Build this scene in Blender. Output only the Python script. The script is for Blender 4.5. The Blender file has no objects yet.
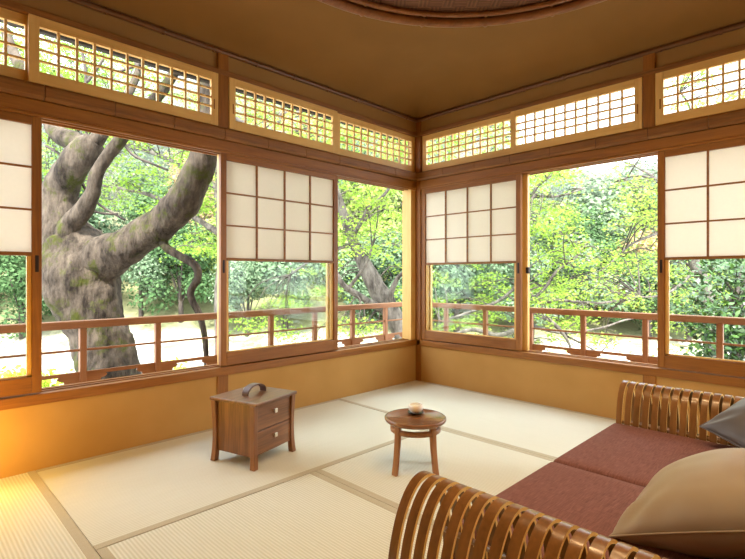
import bpy, bmesh, math, random
import numpy as np
from mathutils import Vector, Matrix, noise

random.seed(7)
RNG = np.random.default_rng(11)
S2 = math.sqrt(2)
COL = bpy.context.scene.collection
CAM = (-3.51, -2.924, 0.98)
FPX = 483.0
ROOM = 3.94
NONE = None

# ------------------------------------------------------------------ helpers
def at(px, py, d):
    """world point at forward distance d along the view line of a pixel (used once, to read positions off the photo)"""
    u = (px - 372.5) / FPX
    r = u * d
    return Vector((CAM[0] + (d + r) / S2, CAM[1] + (d - r) / S2, CAM[2] - (py - 276) / FPX * d))

def polar(u, d, z=0.0):
    return Vector((CAM[0] + d * (1 + u) / S2, CAM[1] + d * (1 - u) / S2, z))

class MB:
    def __init__(self):
        self.v = []; self.f = []; self.m = []; self.s = []
    def add(self, verts, faces, mi=0, smooth=False):
        o = len(self.v)
        self.v.extend([tuple(p) for p in verts])
        for f in faces:
            self.f.append([i + o for i in f]); self.m.append(mi); self.s.append(smooth)
    def box(self, x0, y0, z0, x1, y1, z1, mi=0, T=None):
        p = [(x0, y0, z0), (x1, y0, z0), (x1, y1, z0), (x0, y1, z0), (x0, y0, z1), (x1, y0, z1), (x1, y1, z1), (x0, y1, z1)]
        if T: p = [T(*q) for q in p]
        self.add(p, [(0, 3, 2, 1), (4, 5, 6, 7), (0, 1, 5, 4), (1, 2, 6, 5), (2, 3, 7, 6), (3, 0, 4, 7)], mi)
    def prism(self, poly, h0, h1, T, mi=0, smooth=False):
        """poly: list of (a,b); extruded from h0 to h1; T(a,b,h) -> xyz"""
        n = len(poly)
        p = [T(a, b, h0) for a, b in poly] + [T(a, b, h1) for a, b in poly]
        fs = [list(range(n))[::-1], [n + i for i in range(n)]]
        self.add(p, fs, mi)
        o = len(self.v) - 2 * n
        for i in range(n):
            j = (i + 1) % n
            self.f.append([o + i, o + j, o + n + j, o + n + i]); self.m.append(mi); self.s.append(smooth)
    def tube(self, path, radii, sides=10, mi=0, cap=True, noise_amp=0.0, nscale=3.0, seed=0.0, closed=False):
        path = [Vector(p) for p in path]
        n = len(path)
        if not isinstance(radii, (list, tuple)): radii = [radii] * n
        up = Vector((0, 0, 1)); prev = None
        rings = []
        for i, p in enumerate(path):
            if closed: t = path[(i + 1) % n] - path[i - 1]
            else: t = path[min(i + 1, n - 1)] - path[max(i - 1, 0)]
            t.normalize()
            if prev is None:
                a = t.cross(up)
                if a.length < 1e-3: a = t.cross(Vector((1, 0, 0)))
                a.normalize()
            else:
                a = prev - t * prev.dot(t); a.normalize()
            prev = a
            b = t.cross(a)
            ring = []
            for k in range(sides):
                th = 2 * math.pi * k / sides
                dirv = a * math.cos(th) + b * math.sin(th)
                r = radii[i]
                if noise_amp:
                    q = (p + dirv * r) * nscale
                    r *= 1 + noise_amp * (noise.noise(q + Vector((seed, 0, 0))) + .5 * noise.noise(q * 2.3 + Vector((0, seed, 0))) + .3 * noise.noise(q * 5.1))
                ring.append(p + dirv * r)
            rings.append(ring)
        verts = [q for r in rings for q in r]
        fs = []
        m = n if closed else n - 1
        for i in range(m):
            i2 = (i + 1) % n
            for k in range(sides):
                k2 = (k + 1) % sides
                fs.append((i * sides + k, i * sides + k2, i2 * sides + k2, i2 * sides + k))
        if cap and not closed:
            fs.append(tuple(range(sides))[::-1]); fs.append(tuple((n - 1) * sides + k for k in range(sides)))
        self.add(verts, fs, mi, True)
    def lathe(self, prof, c=(0, 0, 0), n=40, mi=0):
        verts = []; fs = []
        for r, z in prof:
            for k in range(n):
                a = 2 * math.pi * k / n
                verts.append((c[0] + r * math.cos(a), c[1] + r * math.sin(a), c[2] + z))
        for i in range(len(prof) - 1):
            for k in range(n):
                k2 = (k + 1) % n
                fs.append((i * n + k, i * n + k2, (i + 1) * n + k2, (i + 1) * n + k))
        fs.append(tuple(range(n))[::-1]); fs.append(tuple((len(prof) - 1) * n + k for k in range(n)))
        self.add(verts, fs, mi, True)
    def build(self, name, mats, parent=None, bevel=0.0, recalc=True, seg=2):
        me = bpy.data.meshes.new(name)
        me.from_pydata(self.v, [], self.f)
        me.polygons.foreach_set('material_index', self.m)
        me.polygons.foreach_set('use_smooth', self.s)
        if recalc:
            bm = bmesh.new(); bm.from_mesh(me)
            bmesh.ops.recalc_face_normals(bm, faces=bm.faces[:])
            bm.to_mesh(me); bm.free()
        if not isinstance(mats, (list, tuple)): mats = [mats]
        for m in mats: me.materials.append(m)
        me.update()
        o = bpy.data.objects.new(name, me)
        COL.objects.link(o)
        if parent: o.parent = parent
        if bevel:
            b = o.modifiers.new('Bevel', 'BEVEL'); b.width = bevel; b.segments = seg; b.limit_method = 'ANGLE'; b.angle_limit = math.radians(40)
        return o

def tag(o, label=None, cat=None, group=None, kind=None):
    if label: o['label'] = label
    if cat: o['category'] = cat
    if group: o['group'] = group
    if kind: o['kind'] = kind
    return o

def empty(name, label, cat, loc=(0, 0, 0), rz=0.0, group=None):
    o = bpy.data.objects.new(name, None); COL.objects.link(o)
    o.location = loc; o.rotation_euler = (0, 0, rz); o.empty_display_size = 0.1
    return tag(o, label, cat, group)

def smooth_path(pts, k=6):
    """Catmull-Rom through (Vector, radius) pairs"""
    P = [(Vector(p), r) for p, r in pts]
    P = [P[0]] + P + [P[-1]]
    out = []
    for i in range(1, len(P) - 2):
        p0, p1, p2, p3 = P[i - 1], P[i], P[i + 1], P[i + 2]
        for j in range(k):
            t = j / k
            def cr(a, b, c, d): return .5 * ((2 * b) + (c - a) * t + (2 * a - 5 * b + 4 * c - d) * t * t + (3 * b - a - 3 * c + d) * t ** 3)
            out.append((cr(p0[0], p1[0], p2[0], p3[0]), max(.002, cr(p0[1], p1[1], p2[1], p3[1]))))
    out.append(P[-2])
    return [a for a, b in out], [b for a, b in out]

# ------------------------------------------------------------------ materials
MATS = {}
def new_mat(name):
    m = bpy.data.materials.new(name); m.use_nodes = True
    nt = m.node_tree; nt.nodes.clear()
    return m, nt.nodes, nt.links
def setin(n, key, v):
    if key in n.inputs: n.inputs[key].default_value = v
def rgba(c): return (c[0], c[1], c[2], 1)

def principled(nodes, rough=.5, spec=.4):
    b = nodes.new('ShaderNodeBsdfPrincipled'); o = nodes.new('ShaderNodeOutputMaterial')
    setin(b, 'Roughness', rough); setin(b, 'Specular IOR Level', spec)
    return b, o

def wood(name, c1, c2, axis, rough=.45, scale=22., bump=.08, spec=.4, coat=0.0):
    key = (name, axis)
    if key in MATS: return MATS[key]
    m, N, L = new_mat(name + '_' + 'xyz'[axis])
    b, o = principled(N, rough, spec)
    if coat: setin(b, 'Coat Weight', coat); setin(b, 'Coat Roughness', .15)
    tc = N.new('ShaderNodeTexCoord'); mp = N.new('ShaderNodeMapping')
    sc = [1., 1., 1.]; sc[axis] = .06
    mp.inputs['Scale'].default_value = sc
    L.new(tc.outputs['Object'], mp.inputs['Vector'])
    n1 = N.new('ShaderNodeTexNoise'); n1.inputs['Scale'].default_value = scale; n1.inputs['Detail'].default_value = 6; n1.inputs['Roughness'].default_value = .65; setin(n1, 'Distortion', .6)
    L.new(mp.outputs['Vector'], n1.inputs['Vector'])
    n2 = N.new('ShaderNodeTexNoise'); n2.inputs['Scale'].default_value = scale * 7; n2.inputs['Detail'].default_value = 2
    L.new(mp.outputs['Vector'], n2.inputs['Vector'])
    mx = N.new('ShaderNodeMath'); mx.operation = 'MULTIPLY_ADD'; mx.inputs[1].default_value = .35
    L.new(n2.outputs['Fac'], mx.inputs[0]); L.new(n1.outputs['Fac'], mx.inputs[2])
    r = N.new('ShaderNodeValToRGB'); e = r.color_ramp.elements
    e[0].position = .42; e[0].color = rgba(c1); e[1].position = .86; e[1].color = rgba(c2)
    L.new(mx.outputs[0], r.inputs['Fac'])
    L.new(r.outputs['Color'], b.inputs['Base Color'])
    bp = N.new('ShaderNodeBump'); bp.inputs['Strength'].default_value = bump; bp.inputs['Distance'].default_value = .01
    L.new(mx.outputs[0], bp.inputs['Height']); L.new(bp.outputs['Normal'], b.inputs['Normal'])
    L.new(b.outputs[0], o.inputs[0])
    MATS[key] = m
    return m

def mottled(name, c1, c2, scale=8., rough=.9, bump=.05, bscale=200., spec=.2, detail=4):
    if name in MATS: return MATS[name]
    m, N, L = new_mat(name)
    b, o = principled(N, rough, spec)
    tc = N.new('ShaderNodeTexCoord')
    n1 = N.new('ShaderNodeTexNoise'); n1.inputs['Scale'].default_value = scale; n1.inputs['Detail'].default_value = detail
    L.new(tc.outputs['Object'], n1.inputs['Vector'])
    r = N.new('ShaderNodeValToRGB'); e = r.color_ramp.elements
    e[0].position = .3; e[0].color = rgba(c1); e[1].position = .7; e[1].color = rgba(c2)
    L.new(n1.outputs['Fac'], r.inputs['Fac']); L.new(r.outputs['Color'], b.inputs['Base Color'])
    if bump:
        n2 = N.new('ShaderNodeTexNoise'); n2.inputs['Scale'].default_value = bscale; n2.inputs['Detail'].default_value = 3
        L.new(tc.outputs['Object'], n2.inputs['Vector'])
        bp = N.new('ShaderNodeBump'); bp.inputs['Strength'].default_value = bump; bp.inputs['Distance'].default_value = .01
        L.new(n2.outputs['Fac'], bp.inputs['Height']); L.new(bp.outputs['Normal'], b.inputs['Normal'])
    L.new(b.outputs[0], o.inputs[0])
    MATS[name] = m
    return m

def stripes(name, c1, c2, axis, freq, rough=.75, bump=.25, mottle=.35, spec=.25, cross=0.0):
    """fine ribs across `axis` (they run along the other one); freq = ribs per metre"""
    key = (name, axis)
    if key in MATS: return MATS[key]
    m, N, L = new_mat(name + '_' + 'xyz'[axis])
    b, o = principled(N, rough, spec)
    tc = N.new('ShaderNodeTexCoord'); sp = N.new('ShaderNodeSeparateXYZ')
    L.new(tc.outputs['Object'], sp.inputs[0])
    def wave(ax, fr):
        mu = N.new('ShaderNodeMath'); mu.operation = 'MULTIPLY'; mu.inputs[1].default_value = fr * 2 * math.pi
        L.new(sp.outputs[ax], mu.inputs[0])
        si = N.new('ShaderNodeMath'); si.operation = 'SINE'; L.new(mu.outputs[0], si.inputs[0])
        ma = N.new('ShaderNodeMath'); ma.operation = 'MULTIPLY_ADD'; ma.inputs[1].default_value = .5; ma.inputs[2].default_value = .5
        L.new(si.outputs[0], ma.inputs[0]); return ma.outputs[0]
    w = wave(axis, freq)
    if cross:
        w2 = wave(1 - axis, cross)
        mm = N.new('ShaderNodeMath'); mm.operation = 'MULTIPLY'; L.new(w, mm.inputs[0]); L.new(w2, mm.inputs[1]); w = mm.outputs[0]
    mp = N.new('ShaderNodeMapping'); sc = [1., 1., 1.]; sc[axis] = 14.; mp.inputs['Scale'].default_value = sc
    L.new(tc.outputs['Object'], mp.inputs[0])
    n1 = N.new('ShaderNodeTexNoise'); n1.inputs['Scale'].default_value = 9; n1.inputs['Detail'].default_value = 4
    L.new(mp.outputs[0], n1.inputs['Vector'])
    ad = N.new('ShaderNodeMath'); ad.operation = 'MULTIPLY_ADD'; ad.inputs[1].default_value = mottle; L.new(n1.outputs['Fac'], ad.inputs[0])
    mu2 = N.new('ShaderNodeMath'); mu2.operation = 'MULTIPLY'; mu2.inputs[1].default_value = 1 - mottle; L.new(w, mu2.inputs[0])
    L.new(mu2.outputs[0], ad.inputs[2])
    r = N.new('ShaderNodeValToRGB'); e = r.color_ramp.elements
    e[0].position = .15; e[0].color = rgba(c1); e[1].position = .8; e[1].color = rgba(c2)
    L.new(ad.outputs[0], r.inputs['Fac']); L.new(r.outputs['Color'], b.inputs['Base Color'])
    bp = N.new('ShaderNodeBump'); bp.inputs['Strength'].default_value = bump; bp.inputs['Distance'].default_value = .004
    L.new(w, bp.inputs['Height']); L.new(bp.outputs['Normal'], b.inputs['Normal'])
    L.new(b.outputs[0], o.inputs[0])
    MATS[key] = m
    return m

def plain(name, c, rough=.5, metal=0., spec=.4):
    if name in MATS: return MATS[name]
    m, N, L = new_mat(name)
    b, o = principled(N, rough, spec)
    b.inputs['Base Color'].default_value = rgba(c); setin(b, 'Metallic', metal)
    n1 = N.new('ShaderNodeTexNoise'); n1.inputs['Scale'].default_value = 30
    tc = N.new('ShaderNodeTexCoord'); L.new(tc.outputs['Object'], n1.inputs['Vector'])
    mr = N.new('ShaderNodeMapRange'); mr.inputs['To Min'].default_value = rough * .85; mr.inputs['To Max'].default_value = min(1, rough * 1.15)
    L.new(n1.outputs['Fac'], mr.inputs['Value']); L.new(mr.outputs[0], b.inputs['Roughness'])
    L.new(b.outputs[0], o.inputs[0]); MATS[name] = m
    return m

def leafy(name, ramp, trans=.45, rough=.6):
    """two sided leaf, each leaf its own colour from the ramp"""
    if name in MATS: return MATS[name]
    m, N, L = new_mat(name)
    o = N.new('ShaderNodeOutputMaterial')
    g = N.new('ShaderNodeNewGeometry'); r = N.new('ShaderNodeValToRGB')
    oi = N.new('ShaderNodeObjectInfo')
    ad = N.new('ShaderNodeMath'); ad.operation = 'MULTIPLY_ADD'; ad.inputs[1].default_value = .6
    mo = N.new('ShaderNodeMath'); mo.operation = 'MULTIPLY'; mo.inputs[1].default_value = .4
    L.new(oi.outputs['Random'], mo.inputs[0])
    L.new(g.outputs['Random Per Island'], ad.inputs[0]); L.new(mo.outputs[0], ad.inputs[2])
    els = r.color_ramp.elements
    for i, c in enumerate(ramp):
        p = i / (len(ramp) - 1)
        e = els[i] if i < 2 else els.new(p)
        e.position = p
    for i, c in enumerate(ramp): 
        sorted(els, key=lambda q: q.position)[i].color = rgba(c)
    L.new(ad.outputs[0], r.inputs['Fac'])
    d = N.new('ShaderNodeBsdfDiffuse'); t = N.new('ShaderNodeBsdfTranslucent'); mx = N.new('ShaderNodeMixShader')
    mx.inputs[0].default_value = trans
    L.new(r.outputs['Color'], d.inputs['Color']); L.new(r.outputs['Color'], t.inputs['Color'])
    L.new(d.outputs[0], mx.inputs[1]); L.new(t.outputs[0], mx.inputs[2]); L.new(mx.outputs[0], o.inputs[0])
    MATS[name] = m
    return m

def bark(name, c1, c2, moss, moss_amt=.5, vert=.35):
    if name in MATS: return MATS[name]
    m, N, L = new_mat(name)
    b, o = principled(N, .9, .15)
    tc = N.new('ShaderNodeTexCoord'); mp = N.new('ShaderNodeMapping'); mp.inputs['Scale'].default_value = (1, 1, vert)
    L.new(tc.outputs['Object'], mp.inputs[0])
    n1 = N.new('ShaderNodeTexNoise'); n1.inputs['Scale'].default_value = 9; n1.inputs['Detail'].default_value = 8; n1.inputs['Roughness'].default_value = .7
    L.new(mp.outputs[0], n1.inputs['Vector'])
    r = N.new('ShaderNodeValToRGB'); e = r.color_ramp.elements
    e[0].position = .36; e[0].color = rgba(c1); e[1].position = .64; e[1].color = rgba(c2)
    L.new(n1.outputs['Fac'], r.inputs['Fac'])
    n2 = N.new('ShaderNodeTexNoise'); n2.inputs['Scale'].default_value = 4.5; n2.inputs['Detail'].default_value = 9; n2.inputs['Roughness'].default_value = .75
    L.new(tc.outputs['Object'], n2.inputs['Vector'])
    r2 = N.new('ShaderNodeValToRGB'); e = r2.color_ramp.elements
    e[0].position = 1 - moss_amt; e[0].color = (0, 0, 0, 1); e[1].position = 1.1 - moss_amt; e[1].color = (1, 1, 1, 1)
    L.new(n2.outputs['Fac'], r2.inputs['Fac'])
    mx = N.new('ShaderNodeMixRGB'); L.new(r2.outputs[0], mx.inputs[0]); L.new(r.outputs[0], mx.inputs[1]); mx.inputs[2].default_value = rgba(moss)
    L.new(mx.outputs[0], b.inputs['Base Color'])
    n3 = N.new('ShaderNodeTexNoise'); n3.inputs['Scale'].default_value = 26; n3.inputs['Detail'].default_value = 6
    L.new(mp.outputs[0], n3.inputs['Vector'])
    bp = N.new('ShaderNodeBump'); bp.inputs['Strength'].default_value = .7; bp.inputs['Distance'].default_value = .03
    L.new(n3.outputs['Fac'], bp.inputs['Height']); L.new(bp.outputs[0], b.inputs['Normal'])
    L.new(b.outputs[0], o.inputs[0]); MATS[name] = m
    return m

def glass_mat():
    m, N, L = new_mat('window_glass')
    o = N.new('ShaderNodeOutputMaterial'); t = N.new('ShaderNodeBsdfTransparent'); g = N.new('ShaderNodeBsdfGlossy')
    t.inputs['Color'].default_value = (.96, .975, .965, 1); g.inputs['Roughness'].default_value = .02
    f = N.new('ShaderNodeFresnel'); f.inputs['IOR'].default_value = 1.18
    mx = N.new('ShaderNodeMixShader'); L.new(f.outputs[0], mx.inputs[0]); L.new(t.outputs[0], mx.inputs[1]); L.new(g.outputs[0], mx.inputs[2])
    L.new(mx.outputs[0], o.inputs[0]); return m

def paper_mat(name, c, trans):
    m, N, L = new_mat(name)
    o = N.new('ShaderNodeOutputMaterial'); d = N.new('ShaderNodeBsdfDiffuse'); t = N.new('ShaderNodeBsdfTranslucent')
    tc = N.new('ShaderNodeTexCoord'); n = N.new('ShaderNodeTexNoise'); n.inputs['Scale'].default_value = 60; n.inputs['Detail'].default_value = 5
    L.new(tc.outputs['Object'], n.inputs['Vector'])
    r = N.new('ShaderNodeValToRGB'); e = r.color_ramp.elements
    e[0].color = rgba([x * .95 for x in c]); e[1].color = rgba(c); L.new(n.outputs['Fac'], r.inputs[0])
    L.new(r.outputs[0], d.inputs[0]); L.new(r.outputs[0], t.inputs[0])
    mx = N.new('ShaderNodeMixShader'); mx.inputs[0].default_value = trans
    L.new(d.outputs[0], mx.inputs[1]); L.new(t.outputs[0], mx.inputs[2]); L.new(mx.outputs[0], o.inputs[0]); return m

def emit_mat(name, c, s):
    m, N, L = new_mat(name)
    o = N.new('ShaderNodeOutputMaterial'); e = N.new('ShaderNodeEmission'); e.inputs[0].default_value = rgba(c); e.inputs[1].default_value = s
    L.new(e.outputs[0], o.inputs[0]); return m

FR = ((.17, .056, .007), (.34, .132, .019))        # reddish cedar frames
def frame_w(a): return wood('cedar_frame', *FR, a, .42, 20)
BD = ((.14, .052, .009), (.31, .128, .025))
def board_w(a): return wood('dark_split_board', *BD, a, .5, 40, .25)
def hinoki(a): return wood('pale_hinoki', (.66, .38, .09), (.82, .54, .18), a, .45, 14, .04)
def rail_w(a): return wood('weathered_rail', (.25, .105, .04), (.38, .18, .08), a, .6, 18, .1)
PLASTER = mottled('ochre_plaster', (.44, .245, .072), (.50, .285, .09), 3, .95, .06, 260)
STRIP_SHADED = mottled('shaded_frieze_plaster', (.30, .165, .05), (.34, .19, .06), 2.5, .95, .06, 200)  # wall plaster above the transoms, its colour darkened for the dimmer light there
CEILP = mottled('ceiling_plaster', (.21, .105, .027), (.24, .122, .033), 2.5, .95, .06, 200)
PAPER = paper_mat('shoji_paper', (.88, .83, .74), .5)
GLASS = glass_mat()
IRON = plain('dark_iron', (.03, .022, .018), .5, .6)

# ------------------------------------------------------------------ wall-local coordinates
def TL(s, d, z): return (s, d, z)           # left wall: runs along x, outside is +y
def TR(s, d, z): return (d, s, z)           # right wall: runs along y, outside is +x
SIDE = {'left': (TL, 0), 'right': (TR, 1)}

# ------------------------------------------------------------------ room shell
b = MB(); b.box(-ROOM - .1, -ROOM - .1, -.2, .1, .1, -.052); tag(b.build('floor', wood('subfloor', *BD, 0)), kind='structure')
for side in ('left', 'right'):
    T, ax = SIDE[side]
    b = MB()
    b.box(-ROOM, .0, -.05, -.0, .09, .331, T=T)                      # plaster below the sill
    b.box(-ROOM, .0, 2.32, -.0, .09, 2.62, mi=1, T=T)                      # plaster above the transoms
    tag(b.build('wall_' + side, [PLASTER, STRIP_SHADED]), kind='structure')
b = MB(); b.box(-ROOM - .1, -ROOM - .1, -.05, .1, -ROOM, 2.7); tag(b.build('wall_back', PLASTER), kind='structure')
b = MB(); b.box(-ROOM - .1, -ROOM, -.05, -ROOM, .1, 2.7); tag(b.build('wall_entrance', PLASTER), kind='structure')

tn = [0]
def trim(b, mat, bevel=.004, label=None):
    tn[0] += 1
    o = b.build('trim_%d' % tn[0], mat, bevel=bevel)
    return tag(o, kind='structure', label=label)

for side in ('left', 'right'):
    T, ax = SIDE[side]
    # sill beam (with outside weathered ledge)
    b = MB(); b.box(-ROOM, -.012, .331, -.0, .15, .384, T=T)
    for d in (.035, .085): b.box(-ROOM, d, .384, 0, d + .012, .390, T=T)
    trim(b, frame_w(ax))
    # grooved lintel
    b = MB(); b.box(-ROOM, -.01, 1.80, 0, .12, 1.866, T=T)
    for d in (-.008, .038, .09): b.box(-ROOM, d, 1.783, 0, d + .016, 1.80, T=T)
    trim(b, frame_w(ax))
    # split boards over the lintel, each about a forearm long, butted at joints
    for k, s0 in enumerate([x for x in np.arange(-ROOM, -.05, .3283)]):
        s1 = min(-.0, s0 + .3283)
        b = MB()
        prof = [(1.868, .05), (1.868, -.022), (1.885, -.034), (1.93, -.034), (1.947, -.022), (1.947, .05)]
        b.prism(prof, s0 + .0012, s1 - .0012, lambda z, d, s, T=T: T(s, d, z))
        trim(b, board_w(ax), .002)
    # head rail over the transoms
    b = MB(); b.box(-ROOM, -.02, 2.286, 0, .1, 2.322, T=T); trim(b, board_w(ax), .004)
    # bamboo cornice with nodes
    pts = []; rad = []
    s = -ROOM
    while s < -.02:
        node = abs(((s + 40) % .315) - .1575)
        r = .017 + (.004 if node < .006 else 0) - (.0015 if .006 <= node < .014 else 0)
        pts.append(Vector(T(s, -.012, 2.437))); rad.append(r)
        s += .0065
    pts.append(Vector(T(-.012, -.012, 2.437))); rad.append(.017)
    b = MB(); b.tube(pts, rad, 12); trim(b, wood('bamboo_cornice', (.085, .03, .008), (.17, .068, .02), ax, .35, 30), 0)
    # posts: upper post between transoms, stud below the sill
    b = MB(); b.box(-2.010, -.018, 1.945, -1.936, .1, 2.43, T=T); trim(b, frame_w(2), .005)
    b = MB(); b.box(-2.012, -.008, -.05, -1.934, .08, .331, T=T); trim(b, frame_w(2), .003)
# corner post
b = MB()
b.box(-.012, -.058, -.05, .1, .1, 2.43); trim(b, frame_w(2), .006)
# outer jamb of the corner, pale new wood
b = MB(); b.box(-.075, .004, .384, .0, .112, 1.80); trim(b, hinoki(2), .003)
b = MB(); b.box(.004, -.075, .384, .112, .0, 1.80); trim(b, hinoki(2), .003)

# ceiling: coved plaster with a round opening
CX, CY, CR = -1.90, -2.03, 1.25
def ceil_z(x, y):
    dw = min(-x, -y, x + ROOM, y + ROOM)
    return 2.448 + .125 * (1 - math.exp(-max(dw, 0) / .22))
def rim(th):
    c, s = math.cos(th), math.sin(th)
    ts = []
    if c > 1e-9: ts.append((0 - CX) / c)
    if c < -1e-9: ts.append((-ROOM - CX) / c)
    if s > 1e-9: ts.append((0 - CY) / s)
    if s < -1e-9: ts.append((-ROOM - CY) / s)
    return min(t for t in ts if t > 0)
angs = sorted(set([2 * math.pi * k / 192 for k in range(192)] + [math.atan2(y - CY, x - CX) % (2 * math.pi) for x in (0, -ROOM) for y in (0, -ROOM)]))
b = MB(); verts = []; fs = []
NT = 36
for th in angs:
    r1 = rim(th)
    for j in range(NT + 1):
        t = (j / NT) ** 1.6
        r = r1 + (CR - r1) * t
        x, y = CX + r * math.cos(th), CY + r * math.sin(th)
        verts.append((x, y, ceil_z(x, y)))
na = len(angs)
for i in range(na):
    i2 = (i + 1) % na
    for j in range(NT):
        fs.append((i * (NT + 1) + j, i * (NT + 1) + j + 1, i2 * (NT + 1) + j + 1, i2 * (NT + 1) + j))
b.add(verts, fs, 0, True)
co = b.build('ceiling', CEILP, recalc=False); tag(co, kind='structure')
sm = co.modifiers.new('Solid', 'SOLIDIFY'); sm.thickness = .02; sm.offset = -1
# round recess: wall of the drum, woven panel, bamboo rings
b = MB(); n = 96
prof = [(CR + .002, 2.555), (CR + .002, 2.635), (CR + .02, 2.635), (CR + .02, 2.555)]
vs = []; fs = []
for k in range(n):
    a = 2 * math.pi * k / n
    for r, z in prof: vs.append((CX + r * math.cos(a), CY + r * math.sin(a), z))
for k in range(n):
    k2 = (k + 1) % n
    for j in range(4): fs.append((k * 4 + j, k2 * 4 + j, k2 * 4 + (j + 1) % 4, k * 4 + (j + 1) % 4))
b.add(vs, fs, 0, True); trim(b, frame_w(0), 0)
def woven():
    m, N, L = new_mat('woven_cedar_panel')
    bs, o = principled(N, .55, .35)
    tc = N.new('ShaderNodeTexCoord'); mp = N.new('ShaderNodeMapping'); mp.inputs['Rotation'].default_value = (0, 0, .785)
    L.new(tc.outputs['Object'], mp.inputs[0])
    ch = N.new('ShaderNodeTexChecker'); ch.inputs['Scale'].default_value = 14; L.new(mp.outputs[0], ch.inputs['Vector'])
    sp = N.new('ShaderNodeSeparateXYZ'); L.new(mp.outputs[0], sp.inputs[0])
    def w(ax):
        mu = N.new('ShaderNodeMath'); mu.operation = 'MULTIPLY'; mu.inputs[1].default_value = 260; L.new(sp.outputs[ax], mu.inputs[0])
        si = N.new('ShaderNodeMath'); si.operation = 'SINE'; L.new(mu.outputs[0], si.inputs[0]); return si.outputs[0]
    mx = N.new('ShaderNodeMix'); mx.data_type = 'FLOAT'; L.new(ch.outputs['Fac'], mx.inputs[0]); L.new(w(0), mx.inputs[2]); L.new(w(1), mx.inputs[3])
    mr = N.new('ShaderNodeMapRange'); mr.inputs['From Min'].default_value = -1; L.new(mx.outputs[0], mr.inputs['Value'])
    r = N.new('ShaderNodeValToRGB'); e = r.color_ramp.elements; e[0].color = (.11, .04, .013, 1); e[1].color = (.22, .088, .032, 1)
    L.new(mr.outputs[0], r.inputs[0]); L.new(r.outputs[0], bs.inputs['Base Color'])
    bp = N.new('ShaderNodeBump'); bp.inputs['Strength'].default_value = .5; bp.inputs['Distance'].default_value = .01
    L.new(mr.outputs[0], bp.inputs['Height']); L.new(bp.outputs[0], bs.inputs['Normal']); L.new(bs.outputs[0], o.inputs[0]); return m
b = MB(); b.lathe([(CR + .015, 2.600), (CR + .015, 2.63)], (CX, CY, 0), 96); trim(b, woven(), 0, 'woven wooden panel inside the round ceiling opening')
for (rr, zz, tr) in ((CR, 2.562, .026), (CR - .045, 2.588, .016)):
    pts = []; rad = []
    m = 480
    for k in range(m):
        a = 2 * math.pi * k / m
        node = (k % 24)
        rad.append(tr + (.006 if node == 0 else (-.003 if node in (1, 23) else 0)))
        pts.append((CX + rr * math.cos(a), CY + rr * math.sin(a), zz))
    b = MB(); b.tube(pts, rad, 12, closed=True); trim(b, wood('ring_bamboo', (.16, .055, .014), (.29, .115, .035), 1, .3, 20), 0)

# ------------------------------------------------------------------ tatami
MATH = .05
def tatami(x0, y0, x1, y1, long_axis, label):
    g = .0015
    root = empty('tatami_mat', label, 'tatami mat', ((x0 + x1) / 2, (y0 + y1) / 2, -.052), group='tatami mats covering the floor')
    w, h = (x1 - x0) / 2 - g, (y1 - y0) / 2 - g
    b = MB(); b.box(-w, -h, 0, w, h, .052)
    b.build('rush_cover', stripes('igusa_rush', (.59, .585, .45), (.72, .715, .60), 1 - long_axis, 76, .7, .35, .35), root, .002)
    bw = .034
    for sgn in (-1, 1):
        b = MB()
        if long_axis == 0: b.box(-w, sgn * h if sgn < 0 else h - bw, .03, w, -h + bw if sgn < 0 else h + .0005, .0532)
        else: b.box(sgn * w if sgn < 0 else w - bw, -h, .03, -w + bw if sgn < 0 else w + .0005, h, .0532)
        b.build('cloth_border', stripes('border_cloth', (.46, .41, .28), (.56, .51, .38), long_axis, 500, .85, .2, .3, cross=500.), root, .0008)
    return root
g1, g2, g3 = -.995, -2.0, -2.99
tatami(g3, -1.005, g1, 0, 0, 'tatami mat below the left windows, with the small drawer chest on it')
tatami(g1, -2.01, 0, 0, 1, 'tatami mat in the far corner below the right windows')
tatami(g2, -2.99, g1, -1.005, 1, 'tatami mat under the round tea table and the near half of the sofa')
tatami(g3, -2.99, g2, -1.005, 1, 'tatami mat in the bottom middle of the photo, before the sofa arm')
tatami(-ROOM, -2.01, g3, 0, 1, 'tatami mat at the bottom left, beside the glowing plaster wall')
tatami(g1, -ROOM, 0, -2.01, 1, 'tatami mat behind the far end of the sofa')
tatami(-ROOM, -ROOM, g3, -2.01, 1, 'tatami mat in the corner behind the viewpoint')
tatami(g3, -ROOM, g1, -2.99, 0, 'tatami mat behind the sofa back')

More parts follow.
